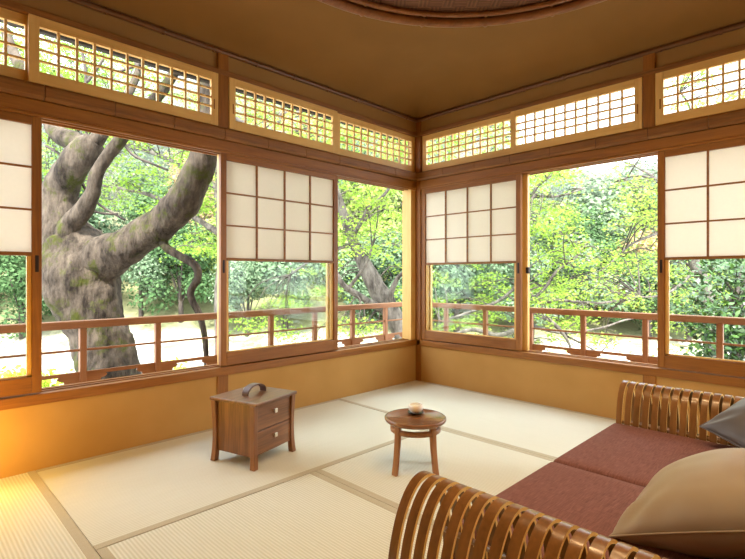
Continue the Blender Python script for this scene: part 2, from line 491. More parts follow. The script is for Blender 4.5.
# ------------------------------------------------------------------ shoji screens
def shoji(side, s0, s1, label, pull_side, d0=.0, depth=.033):
    """half paper, half glass sliding screen between s0 and s1 on a wall"""
    T, ax = SIDE[side]
    root = empty('shoji_screen', label, 'sliding screen', T((s0 + s1) / 2, d0, .39), group='half paper, half glass sliding screens')
    c = Vector(root.location)
    def TT(s, d, z): return Vector(T(s, d0 + d, z)) - c
    st = .042
    for a, q in ((s0, s0 + st), (s1 - st, s1)):
        b = MB(); b.box(a, 0, .39, q, depth, 1.783, T=TT); b.build('stile', frame_w(2), root, .003)
    b = MB(); b.box(s0 + st, 0, 1.742, s1 - st, depth, 1.783, T=TT); b.build('top_rail', frame_w(ax), root, .002)
    b = MB(); b.box(s0 + st, 0, .39, s1 - st, depth, .474, T=TT); b.build('bottom_rail', frame_w(ax), root, .003)
    b = MB(); b.box(s0 + st, -.004, 1.082, s1 - st, depth, 1.10, T=TT); b.build('middle_rail', board_w(ax), root, .002)
    # paper half
    b = MB()
    W = s1 - s0 - 2 * st
    for k in range(1, 4):
        x = s0 + st + W * k / 4; b.box(x - .0055, .002, 1.10, x + .0055, .014, 1.742, T=TT)
    for k in range(1, 3):
        z = 1.10 + .642 * k / 3; b.box(s0 + st, .0015, z - .005, s1 - st, .0135, z + .005, T=TT)
    b.build('lattice', frame_w(ax), root)
    b = MB(); b.box(s0 + st, .015, 1.10, s1 - st, .0165, 1.742, T=TT); b.build('paper', PAPER, root)
    # glass half with its own thin bead
    b = MB(); bd = .02
    b.box(s0 + st, .012, .474, s0 + st + bd, depth - .002, 1.082, T=TT); b.box(s1 - st - bd, .012, .474, s1 - st, depth - .002, 1.082, T=TT)
    b.box(s0 + st, .012, .474, s1 - st, depth - .002, .482, T=TT)
    b.build('glass_bead', hinoki(2), root, .0015)
    b = MB(); b.box(s0 + st + .002, .021, .476, s1 - st - .002, .024, 1.09, T=TT); b.build('glass_pane', GLASS, root)
    x = (s0 + st / 2) if pull_side < 0 else (s1 - st / 2)
    b = MB(); b.box(x - .008, -.0015, 1.0, x + .008, .004, 1.085, T=TT); b.build('finger_pull', IRON, root, .002)
    return root
shoji('left', -1.984, -.976, 'paper and glass sliding screen left of the corner, behind the drawer chest', -1)
shoji('left', -3.93, -2.962, 'paper and glass sliding screen cut off by the left edge of the photo', 1)
shoji('right', -1.062, -.06, 'paper and glass sliding screen just right of the room corner', -1)
shoji('right', -3.02, -2.018, 'paper and glass sliding screen on the right, behind the sofa', 1)

# glass storm sashes drawn back behind the shoji
def sash(side, s0, s1, d0, label, handle_s):
    T, ax = SIDE[side]
    root = empty('storm_sash', label, 'sash window', T((s0 + s1) / 2, d0, .39), group='outer glazed sashes parked behind the paper screens')
    c = Vector(root.location)
    def TT(s, d, z): return Vector(T(s, d0 + d, z)) - c
    st = .045
    for a, q in ((s0, s0 + st), (s1 - st, s1)):
        b = MB(); b.box(a, 0, .39, q, .032, 1.79, T=TT); b.build('stile', hinoki(2), root, .003)
    b = MB(); b.box(s0 + st, 0, 1.745, s1 - st, .032, 1.79, T=TT); b.build('top_rail', hinoki(ax), root, .002)
    b = MB(); b.box(s0 + st, 0, .39, s1 - st, .032, .46, T=TT); b.build('bottom_rail', hinoki(ax), root, .002)
    b = MB(); b.box(s0 + st, .014, .46, s1 - st, .017, 1.745, T=TT); b.build('glass_pane', GLASS, root)
    if handle_s is not None:
        b = MB(); b.box(handle_s - .014, -.004, 1.0, handle_s + .012, .036, 1.05, T=TT); b.build('latch', IRON, root, .006)
sash('left', -1.968, -.99, .05, 'outer glazed sash behind the screen left of the corner', None)
sash('right', -1.095, -.08, .05, 'outer glazed sash with iron latch, behind the screen right of the corner', -1.09)

# ------------------------------------------------------------------ transom lattice screens
def transom(side, s0, s1, d0, label, ncol=11, pull=None, knob=False):
    T, ax = SIDE[side]
    root = empty('transom_screen', label, 'transom screen', T((s0 + s1) / 2, d0, 1.95), group='pale lattice screens above the lintel')
    c = Vector(root.location)
    def TT(s, d, z): return Vector(T(s, d0 + d, z)) - c
    z0, z1, st, rt, rb = 1.949, 2.285, .046, .05, .060
    for i, (a, q) in enumerate(((s0, s0 + st), (s1 - st, s1))):
        b = MB(); b.box(a, 0, z0, q, .026, z1, T=TT); b.build('stile', hinoki(2), root, .002)
    b = MB(); b.box(s0 + st, 0, z1 - rt, s1 - st, .026, z1, T=TT); b.build('top_rail', hinoki(ax), root, .002)
    b = MB(); b.box(s0 + st, 0, z0, s1 - st, .026, z0 + rb, T=TT); b.build('bottom_rail', hinoki(ax), root, .002)
    b = MB(); W = s1 - s0 - 2 * st; H = z1 - z0 - rt - rb
    for k in range(1, ncol):
        x = s0 + st + W * k / ncol; b.box(x - .006, .004, z0 + rb, x + .006, .020, z1 - rt, T=TT)
    for k in range(1, 4):
        z = z0 + rb + H * k / 4; b.box(s0 + st, .005, z - .005, s1 - st, .019, z + .005, T=TT)
    b.build('lattice', hinoki(ax), root)
    if pull is not None:
        x = s0 + st * .6 if pull < 0 else s1 - st * .6
        b = MB(); b.box(x - .005, -.001, z0 + .10, x + .005, .003, z0 + .165, T=TT); b.build('finger_pull', frame_w(2), root, .002)
    if knob:
        b = MB(); x = s1 + .002 if knob > 0 else s0
        b.box(x - .012, .028, z0 + .12, x + .012, .04, z0 + .17, T=TT); b.build('catch', IRON, root, .004)
transom('left', -3.022, -2.012, -.022, 'pale lattice transom above the big moss tree, left of the upper post', pull=1)
transom('left', -3.93, -2.985, .008, 'pale lattice transom cut off by the top left corner of the photo', knob=1)
transom('left', -1.934, -1.0, -.022, 'pale lattice transom above the paper screen behind the drawer chest', pull=-1)
transom('left', -.99, -.016, .008, 'pale lattice transom nearest the corner on the left wall', 11)
transom('right', -1.02, -.062, .008, 'pale lattice transom nearest the corner on the right wall, set back', 12)
transom('right', -1.934, -.985, -.022, 'pale lattice transom washed out by white sky, above the right opening', pull=-1)
transom('right', -2.96, -2.012, -.022, 'pale lattice transom with yellow leaves behind, at the top right', pull=1)

# ------------------------------------------------------------------ veranda rails outside
def railing(side, label, posts, s0, s1, off):
    T, ax = SIDE[side]
    root = empty('veranda_railing', label, 'railing', T((s0 + s1) / 2, off, -.1), group=None)
    c = Vector(root.location)
    def TT(s, d, z): return Vector(T(s, off + d, z)) - c
    b = MB(); b.box(s0, -.035, .655, s1, .035, .702, T=TT); b.build('top_rail', rail_w(ax), root, .006)
    b = MB(); b.box(s0, -.008, .511, s1, .008, .525, T=TT); b.build('middle_rail', rail_w(ax), root, .003)
    for p in posts:
        b = MB(); b.box(p - .019, -.019, -.1, p + .019, .019, .655, T=TT); b.build('post', rail_w(2), root, .004)
    # base board with scalloped openings between the posts
    b = MB()
    ps = sorted(posts)
    zt, zb, zm = .382, .20, .36
    ed = [s0] + ps + [s1]
    for i in range(len(ed) - 1):
        a, q = ed[i], ed[i + 1]
        m0, m1 = a + .10, q - .10
        if q - a < .3: b.box(a, -.006, zb, q, .006, zt, T=TT); continue
        b.box(a, -.006, zm, q, .006, zt, T=TT)
        def half(sg, base):
            pts = [(0, zm), (.13, zm), (.14, zm - .012), (.125, zm - .025), (.105, zm - .028), (.10, zm - .045), (.115, zm - .056), (.15, zm - .06), (.16, zm - .075), (.16, zb), (0, zb)]
            return [(base + sg * x, z) for x, z in pts]
        b.prism(half(1, a), -.006, .006, lambda s, z, d: TT(s, d, z)); b.prism(half(-1, q), -.006, .006, lambda s, z, d: TT(s, d, z))
    b.build('base_board', rail_w(ax), root)
    return root
OFF = .5
railing('left', 'reddish veranda railing outside the left windows, before the mossy tree', [.10 - .459 * k for k in range(0, 9)], -4.3, .46, OFF)
railing('right', 'reddish veranda railing outside the right windows, before the maple leaves', [.025 - .459 * k for k in range(0, 9)], -4.3, .46, OFF)
b = MB(); b.box(OFF - .03, OFF - .03, -.1, OFF + .03, OFF + .03, .74)
tag(b.build('corner_railing_post', rail_w(2), bevel=.005), 'square corner post where the two veranda railings meet', 'railing post')
b = MB(); b.box(-ROOM - .5, .155, -.16, .62, .62, -.1); b.box(.155, -ROOM - .5, -.16, .62, .155, -.1)
tag(b.build('veranda_deck', rail_w(0)), kind='structure')

# eave over the left windows
b = MB()
T = lambda s, d, z: (s, d, z)
b.prism([(.1, 2.80), (.1, 2.84), (.66, 2.56), (.66, 2.50)], -5.5, .5, lambda d, z, s: (s, d, z))
b.box(-5.5, .6, 2.475, .5, .64, 2.53)
for k in range(18):
    s = -5.3 + k * .33
    b.prism([(.1, 2.74), (.1, 2.80), (.64, 2.52), (.64, 2.47)], s - .02, s + .02, lambda d, z, s: (s, d, z))
tag(b.build('roof_eave', wood('aged_eave', (.02, .015, .01), (.05, .035, .02), 1, .8)), 'dark underside of the roof eave above the left transoms', kind='structure')

# ------------------------------------------------------------------ drawer chest
def chest():
    rz = math.radians(16)
    root = empty('drawer_chest', 'small dark wood chest with two drawers and a strap handle on its lid', 'chest', (-2.102, -.604, .0012), rz)
    W = lambda a: wood('walnut', (.065, .021, .006), (.27, .112, .036), a, .35, 22, .1, .5, .15)
    WL = lambda a: wood('walnut_legs', (.16, .06, .02), (.28, .12, .045), a, .35, 14, .06, .5, .15)
    h, hw = .337, .165
    b = MB(); b.box(-hw, -hw, h - .017, hw, hw, h); b.build('lid', W(0), root, .004)
    bw = .136
    b = MB(); b.box(-bw - .012, -bw + .012, .055, bw + .012, bw, h - .017); b.build('body', W(2), root, .003)
    # drawers on the side facing the round table
    for z0, z1 in ((.064, .182), (.188, h - .024)):
        b = MB(); b.box(-bw + .003, -bw - .002, z0, bw - .003, -bw + .016, z1); d = b.build('drawer', W(0), root, .002)
        b = MB(); zc = z0 + (z1 - z0) * .62
        b.box(-.005, -bw - .014, zc - .005, .005, -bw - .002, zc + .005)
        b.box(-.011, -bw - .02, zc - .011, .011, -bw - .012, zc + .011)
        b.build('knob', plain('pewter', (.6, .55, .46), .3, .7), d, .002)
    for sx in (-1, 1):
        for sy in (-1, 1):
            b = MB(); rings = []
            for k in range(11):
                t = k / 10; z = t * (h - .017)
                out = .153 - .007 * math.sin(math.pi * t ** .8) + .002 * (1 - t)
                th = .031 - .004 * math.sin(math.pi * t)
                rings.append((out, th, z))
            vs = []; fs = []
            for out, th, z in rings:
                for a, q in ((0, 0), (1, 0), (1, 1), (0, 1)):
                    vs.append((sx * (out * 1.09 - th * a), sy * (out - th * q), z))
            for i in range(10):
                for j in range(4): fs.append((i * 4 + j, i * 4 + (j + 1) % 4, i * 4 + 4 + (j + 1) % 4, i * 4 + 4 + j))
            fs += [(0, 1, 2, 3), (40, 41, 42, 43)]
            b.add(vs, fs); b.build('leg', WL(2), root, .003)
    # strap handle: flat arched band
    b = MB(); n = 18; outer = []; inner = []
    for k in range(n + 1):
        a = math.pi * k / n
        outer.append((-.074 * math.cos(a), h + .052 * max(0, math.sin(a)) ** .8)); inner.append((-.067 * math.cos(a), h - .001 + .046 * max(0, math.sin(a)) ** .8))
    b.prism(outer + inner[::-1], -.022, .022, lambda x, z, y: (x + .012, y + .01, z), smooth=False)
    b.build('strap_handle', plain('dark_leather', (.10, .045, .025), .35), root, .002)
chest()

# ------------------------------------------------------------------ round tea table + cup
def table():
    cx, cy = -1.615, -1.338
    root = empty('tea_table', 'low round wooden tea table with four legs and a hoop stretcher', 'table', (cx, cy, .0012), math.radians(-5))
    W = wood('table_top_wood', (.16, .06, .02), (.30, .13, .05), 0, .25, 10, .04, .5, .3)
    WL = wood('table_leg_wood', (.24, .095, .028), (.40, .18, .06), 2, .35, 14, .05, .5)
    b = MB(); b.lathe([(.02, .240), (.142, .240), (.153, .245), (.157, .252), (.157, .260), (.153, .264), (.146, .2625), (.142, .259), (.02, .259)], n=64); b.build('tabletop', W, root)
    b = MB(); n = 64; vs = []; fs = []
    for k in range(n):
        a = 2 * math.pi * k / n
        for r, z in ((.116, .196), (.128, .196), (.128, .221), (.116, .221)): vs.append((r * math.cos(a), r * math.sin(a), z))
    for k in range(n):
        k2 = (k + 1) % n
        for j in range(4): fs.append((k * 4 + j, k2 * 4 + j, k2 * 4 + (j + 1) % 4, k * 4 + (j + 1) % 4))
    b.add(vs, fs, 0, True); b.build('hoop_stretcher', wood('table_leg_wood', 0, 0, 2), root)
    for q in range(4):
        a = math.pi / 2 * q
        b = MB(); vs = []; fs = []
        N_ = 10
        for k in range(N_ + 1):
            t = k / N_; z = t * .241
            r = .120 + .020 * (1 - t) ** 2.2; w = .0155 + .001 * (1 - t); th = .014
            for dr, dw in ((0, -w), (th, -w), (th, w), (0, w)):
                rr = r + dr - .004
                vs.append((rr * math.cos(a) - dw * math.sin(a), rr * math.sin(a) + dw * math.cos(a), z))
        for i in range(N_):
            for j in range(4): fs.append((i * 4 + j, i * 4 + (j + 1) % 4, i * 4 + 4 + (j + 1) % 4, i * 4 + 4 + j))
        fs += [(0, 1, 2, 3), tuple(N_ * 4 + j for j in range(4))]
        b.add(vs, fs); b.build('leg', WL, root, .002)
    # cup on saucer
    p = (-1.570, -1.302, .2608)
    b = MB(); b.lathe([(.022, 0), (.026, .002), (.040, .008), (.0425, .012), (.041, .013), (.025, .006), (.01, .005)], p, 40)
    tag(b.build('saucer', plain('black_lacquer', (.012, .009, .008), .25)), 'small black lacquer saucer under the white tea cup', 'saucer')
    def cupmat():
        m, N, L = new_mat('painted_porcelain')
        bs, o = principled(N, .25, .5)
        tc = N.new('ShaderNodeTexCoord'); v = N.new('ShaderNodeTexVoronoi'); v.inputs['Scale'].default_value = 38
        L.new(tc.outputs['Object'], v.inputs['Vector'])
        r = N.new('ShaderNodeValToRGB'); e = r.color_ramp.elements
        e[0].position = .08; e[0].color = (.60, .48, .30, 1); e[1].position = .16; e[1].color = (.92, .90, .84, 1)
        L.new(v.outputs['Distance'], r.inputs[0]); L.new(r.outputs[0], bs.inputs['Base Color']); L.new(bs.outputs[0], o.inputs[0]); return m
    root = empty('tea_cup', 'small white painted tea cup standing on the round table', 'cup', (p[0], p[1], p[2] + .0062))
    b = MB(); b.lathe([(.016, 0), (.019, 0), (.020, .004), (.030, .009), (.036, .018), (.038, .030), (.0375, .044), (.036, .044), (.036, .030), (.033, .018), (.02, .010), (.005, .008)], n=40); b.build('bowl', cupmat(), root)
    b = MB(); b.lathe([(.004, .036), (.0355, .036), (.0355, .037), (.004, .037)], n=32); b.build('tea', plain('pale_tea', (.85, .78, .6), .1), root)
table()

# ------------------------------------------------------------------ sofa
def sofa():
    X0 = CAM[0]; Y0 = CAM[1]
    root = empty('bamboo_sofa', 'low two-seat sofa with arms of bent bamboo hoops and maroon seat pads', 'sofa', (X0 + 1.74, Y0 + .45, .0012))
    c = Vector(root.location)
    def TT(x, y, z): return (X0 + x - c.x, Y0 + y - c.y, z - c.z)
    BA = wood('bamboo_face', (.13, .056, .014), (.27, .125, .036), 2, .28, 16, .05, .5, .25)
    BE = wood('bamboo_edge', (.90, .62, .22), (.97, .76, .36), 2, .4, 30, .05, .4)
    DK = wood('sofa_frame', (.10, .04, .014), (.18, .08, .03), 0, .5)
    # hoop profile (a = distance outward from the inner leg, z), outer path
    prof = [(.008, .012), (0, .06), (-.002, .16), (.004, .26), (.013, .345), (.028, .405), (.050, .447), (.078, .470), (.105, .477), (.135, .469), (.163, .445), (.188, .405), (.208, .35), (.220, .29), (.222, .23), (.215, .17), (.198, .11), (.172, .06), (.135, .025), (.09, .010), (.045, .005)]
    prof = [(a * 1.06, z) for a, z in prof]
    # smooth closed curve
    def cl(pts, k=3):
        out = []; n = len(pts)
        for i in range(n):
            p0, p1, p2, p3 = pts[i - 1], pts[i], pts[(i + 1) % n], pts[(i + 2) % n]
            for j in range(k):
                t = j / k
                out.append(tuple(.5 * (2 * p1[m] + (p2[m] - p0[m]) * t + (2 * p0[m] - 5 * p1[m] + 4 * p2[m] - p3[m]) * t * t + (3 * p1[m] - p0[m] - 3 * p2[m] + p3[m]) * t ** 3) for m in (0, 1)))
        return out
    outer = cl(prof)
    n = len(outer)
    th = .008
    inner = []
    for i in range(n):
        tx = outer[(i + 1) % n][0] - outer[i - 1][0]; tz = outer[(i + 1) % n][1] - outer[i - 1][1]
        l = math.hypot(tx, tz); nx, nz = tz / l, -tx / l
        # clockwise path (up the inner leg, over, down) -> inward normal
        inner.append((outer[i][0] + nx * th, outer[i][1] + nz * th))
    def hoop(y, w, base, sg):
        b = MB()
        for A_, B_, y0, y1, mi in ((outer, outer, y, y + w, 0), (inner, inner, y, y + w, 0), (outer, inner, y, y, 1), (outer, inner, y + w, y + w, 1)):
            vs = [TT(base + sg * a, y0, z) for a, z in A_] + [TT(base + sg * a, y1, z) for a, z in B_]
            b.add(vs, [(i, (i + 1) % n, n + (i + 1) % n, n + i) for i in range(n)], mi, mi == 0)
        return b
    for base, sg in ((1.076, -1), (2.392, 1)):
        for k in range(18):
            y = .792 - .0365 * k
            hoop(y - .0245, .0245, base, sg).build('arm_hoop', [BA, BE], root)
        for a, z in ((.020, .30), (.19, .26), (.10, .045)):
            b = MB(); b.tube([TT(base + sg * a, .79, z), TT(base + sg * a, .14, z)], .008, 8); b.build('hoop_rod', BA, root)
    # seat platform, legs, back
    b = MB(); 
    b.box(1.095, .14, .10, 2.39, .775, .19, T=TT); b.build('seat_frame', DK, root, .004)
    for x in (1.11, 2.335):
        for y in (.16, .72):
            b = MB(); b.box(x, y, .0012, x + .04, y + .04, .10, T=TT); b.build('leg', DK, root, .003)
    b = MB(); b.box(1.083, .095, .10, 2.40, .135, .38, T=TT); b.build('backrest', DK, root, .006)
    def sfab():
        m, N, L = new_mat('maroon_weave')
        bs, o = principled(N, .85, .2); setin(bs, 'Sheen Weight', .0)
        tc = N.new('ShaderNodeTexCoord')
        r = N.new('ShaderNodeValToRGB'); e = r.color_ramp.elements; e[0].position = .3; e[0].color = (.12, .048, .040, 1); e[1].position = .75; e[1].color = (.28, .125, .105, 1)
        hs = []
        for sc in ((28, 420, 60), (420, 28, 60)):
            mp = N.new('ShaderNodeMapping'); mp.inputs['Scale'].default_value = sc
            L.new(tc.outputs['Object'], mp.inputs[0]); nn = N.new('ShaderNodeTexNoise'); nn.inputs['Scale'].default_value = 1; nn.inputs['Detail'].default_value = 2
            L.new(mp.outputs[0], nn.inputs['Vector']); hs.append(nn)
        ad = N.new('ShaderNodeMath'); ad.operation = 'MULTIPLY_ADD'; ad.inputs[1].default_value = .35
        m2 = N.new('ShaderNodeMath'); m2.operation = 'MULTIPLY'; m2.inputs[1].default_value = .65
        L.new(hs[0].outputs['Fac'], m2.inputs[0]); L.new(hs[1].outputs['Fac'], ad.inputs[0]); L.new(m2.outputs[0], ad.inputs[2])
        L.new(ad.outputs[0], r.inputs[0]); L.new(r.outputs[0], bs.inputs['Base Color'])
        bp = N.new('ShaderNodeBump'); bp.inputs['Strength'].default_value = .35; bp.inputs['Distance'].default_value = .003
        L.new(ad.outputs[0], bp.inputs['Height']); L.new(bp.outputs[0], bs.inputs['Normal']); L.new(bs.outputs[0], o.inputs[0]); return m
    F = sfab()
    for x0, x1, lab in ((1.092, 1.732, 'near maroon seat pad'), (1.738, 2.392, 'far maroon seat pad')):
        b = MB(); nx, ny = 24, 24; y0, y1 = .14, .80; zt, zb = .302, .192
        def pt(i, j):
            u, v = i / nx, j / ny
            e = min(u, 1 - u, 10) * (x1 - x0); e2 = min(v, 1 - v) * (y1 - y0)
            dz = 0
            R_ = .022
            for q in (e, e2):
                if q < R_: dz += R_ - math.sqrt(max(0, R_ * R_ - (R_ - q) ** 2))
            dz = min(dz, .03)
            crown = .006 * math.sin(math.pi * u) * math.sin(math.pi * v)
            return TT(x0 + (x1 - x0) * u, y0 + (y1 - y0) * v, zt - dz + crown)
        # non-uniform grid so the rounded rim has vertices
        us = [0, .008, .018, .03] + [.03 + .94 * k / 16 for k in range(1, 16)] + [.97, .982, .992, 1]
        vs = []; fs = []; K = len(us)
        for u in us:
            for v in us:
                p = pt(u * nx, v * ny); vs.append(p)
        for i in range(K - 1):
            for j in range(K - 1): fs.append((i * K + j, (i + 1) * K + j, (i + 1) * K + j + 1, i * K + j + 1))
        ring = [(i, 0) for i in range(K)] + [(K - 1, j) for j in range(1, K)] + [(i, K - 1) for i in range(K - 2, -1, -1)] + [(0, j) for j in range(K - 2, 0, -1)]
        base0 = len(vs)
        for i, j in ring:
            p = vs[i * K + j]; vs.append((p[0], p[1], zb - c.z))
        M = len(ring)
        for q in range(M):
            q2 = (q + 1) % M
            fs.append((ring[q][0] * K + ring[q][1], ring[q2][0] * K + ring[q2][1], base0 + q2, base0 + q))
        fs.append(tuple(base0 + q for q in range(M)))
        b.add(vs, fs, 0, True)
        o = b.build('seat_pad', F, root); tag(o, lab)
    return root
sofa()

def pillow(name, label, size, thick, M, mat, seed, sag=.0):
    root = empty(name, label, 'cushion', M.translation)
    root.rotation_euler = M.to_euler()
    n = 40
    def sg(t): return math.copysign(abs(t) ** .8, t)
    b = MB()
    vs = []; fs = []
    def P(i, j, s):
        u, v = -1 + 2 * i / n, -1 + 2 * j / n
        u = math.sin(u * math.pi / 2) * .5 + u * .5; v = math.sin(v * math.pi / 2) * .5 + v * .5
        k = max(0, (1 - u ** 2)) ** .55 * max(0, (1 - v ** 2)) ** .55
        pinx = 1 - .085 * (1 - v * v) * 0 - .07 * (1 - abs(v) ** 2); piny = 1 - .07 * (1 - abs(u) ** 2)
        x, y = u * size / 2 * piny / .95 * (1 - .0), v * size / 2 * pinx / .95
        x, y = u * size / 2 * (1 - .06 * (1 - v * v) * abs(u)), v * size / 2 * (1 - .06 * (1 - u * u) * abs(v))
        q = Vector((x * 6 + seed, y * 6, s))
        wr = noise.noise(q) * .010 + noise.noise(Vector((x * 16, y * 5 + seed, s * 2))) * .005
        corner = (abs(u) * abs(v)) ** 2
        wr += .010 * math.sin((abs(u) - abs(v)) * 14) * corner * 2
        return Vector((x, y, s * (thick / 2 * k) + wr * min(1, k * 2.0)))
    for s in (1, -1):
        o = len(vs)
        for i in range(n + 1):
            for j in range(n + 1): vs.append(P(i, j, s))
        for i in range(n):
            for j in range(n):
                f = (o + i * (n + 1) + j, o + (i + 1) * (n + 1) + j, o + (i + 1) * (n + 1) + j + 1, o + i * (n + 1) + j + 1)
                fs.append(f if s > 0 else f[::-1])
    b.add(vs, fs, 0, True)
    o = b.build('cover', mat, root, recalc=False)
    bm = bmesh.new(); bm.from_mesh(o.data); bmesh.ops.remove_doubles(bm, verts=bm.verts[:], dist=.0004); bmesh.ops.recalc_face_normals(bm, faces=bm.faces[:]); bm.to_mesh(o.data); bm.free()
    # piped seam round the edge
    ring = [P(i, 0, 1) for i in range(n)] + [P(n, j, 1) for j in range(n)] + [P(i, n, 1) for i in range(n, 0, -1)] + [P(0, j, 1) for j in range(n, 0, -1)]
    b = MB(); b.tube(ring, .0028, 6, closed=True); b.build('seam', mat, root)
    return root

def satin(name, c1, c2, rough=.45):
    m, N, L = new_mat(name)
    bs, o = principled(N, rough, .4); setin(bs, 'Sheen Weight', .25); setin(bs, 'Sheen Roughness', .4)
    tc = N.new('ShaderNodeTexCoord'); n1 = N.new('ShaderNodeTexNoise'); n1.inputs['Scale'].default_value = 5; n1.inputs['Detail'].default_value = 3
    L.new(tc.outputs['Object'], n1.inputs['Vector'])
    r = N.new('ShaderNodeValToRGB'); e = r.color_ramp.elements; e[0].position = .3; e[0].color = rgba(c1); e[1].position = .7; e[1].color = rgba(c2)
    L.new(n1.outputs['Fac'], r.inputs[0]); L.new(r.outputs[0], bs.inputs['Base Color'])
    n2 = N.new('ShaderNodeTexNoise'); n2.inputs['Scale'].default_value = 500; L.new(tc.outputs['Object'], n2.inputs['Vector'])
    bp = N.new('ShaderNodeBump'); bp.inputs['Strength'].default_value = .12; bp.inputs['Distance'].default_value = .002
    L.new(n2.outputs['Fac'], bp.inputs['Height']); L.new(bp.outputs[0], bs.inputs['Normal']); L.new(bs.outputs[0], o.inputs[0]); return m

def pose(loc, xdir, ydir):
    x = Vector(xdir).normalized(); y = Vector(ydir); y = (y - x * y.dot(x)).normalized(); z = x.cross(y)
    M = Matrix((x, y, z)).transposed().to_4x4(); M.translation = Vector(loc); return M
PX, PY = CAM[0], CAM[1]
pillow('throw_pillow', 'large tan satin cushion lying nearest, against the near sofa arm', .45, .225,
       pose((PX + 1.52, PY + .23, .404), (1, -.04, .02), (.02, -.92, .39)), satin('tan_satin', (.28, .215, .14), (.34, .27, .18)), 3.1)
pillow('throw_pillow', 'slate grey cushion leaning at the far end of the sofa', .40, .17,
       pose((PX + 2.34, PY + .165, .425), (.45, .85, .25), (.75, -.45, .50)), satin('slate_satin', (.085, .08, .085), (.125, .12, .125)), 8.4)

# ------------------------------------------------------------------ lamps of the room
WARM = (1.0, .66, .32)
def downlight(x, y, n, z=2.599, label='small round warm lamp in the woven ceiling panel', group='lamps in the round ceiling panel'):
    root = empty('downlight', label, 'ceiling lamp', (x, y, z), group=group)
    b = MB(); b.lathe([(.045, 0), (.055, 0), (.055, -.012), (.045, -.012)], n=24); b.build('housing', IRON, root)
    b = MB(); b.lathe([(.004, -.004), (.044, -.004), (.044, -.007), (.004, -.007)], n=24); b.build('diffuser', emit_mat('lamp_glow', WARM, 20), root)
    l = bpy.data.lights.new('downlight_lamp', 'AREA'); l.shape = 'DISK'; l.size = .08; l.energy = DOWN_W; l.color = WARM; l.spread = math.radians(150)
    lo = bpy.data.objects.new('downlight_lamp', l); COL.objects.link(lo); lo.parent = root; lo.location = (0, 0, -.02)
DOWN_W = 6.5
for k, (dx, dy) in enumerate(((-.35, -.35), (.35, -.3), (-.35, .3), (.3, .1))): downlight(CX + dx - .1, CY + dy - .15, k)
for x, y in ((-1.3, -3.55), (-2.6, -3.6)): downlight(x, y, 0, ceil_z(x, y) - .001, 'small round warm lamp in the ceiling plaster behind the sofa', 'lamps behind the sofa')

def floor_lamp():
    root = empty('paper_floor_lamp', 'square paper floor lamp glowing by the left wall, just outside the picture', 'lamp', (-3.37, -.24, .0012))
    W = frame_w(2)
    for sx in (-1, 1):
        for sy in (-1, 1):
            b = MB(); b.box(sx * .1 - .008, sy * .1 - .008, 0, sx * .1 + .008, sy * .1 + .008, .42); b.build('leg', W, root, .002)
    for z in (.06, .40):
        b = MB()
        b.box(-.1, -.106, z, .1, -.094, z + .014); b.box(-.1, .094, z, .1, .106, z + .014); b.box(-.106, -.1, z, -.094, .1, z + .014); b.box(.094, -.1, z, .106, .1, z + .014)
        b.build('rail', W, root)
    b = MB(); b.box(-.094, -.094, .075, -.092, .094, .40); b.box(.092, -.094, .075, .094, .094, .40); b.box(-.094, -.094, .075, .094, -.092, .40); b.box(-.094, .092, .075, .094, .094, .40)
    b.build('lamp_shade', emit_mat('glowing_lamp_paper', (1, .60, .10), SHADE_S), root)
    b = MB(); b.lathe([(.004, .13), (.02, .14), (.035, .18), (.03, .21), (.012, .23), (.003, .232)], n=24); b.build('bulb', emit_mat('bulb_glow', (1, .5, .13), 30), root)
    b = MB(); b.box(-.1, -.02, .09, .1, .02, .102); b.build('bulb_bar', W, root)
SHADE_S = 15.0
floor_lamp()

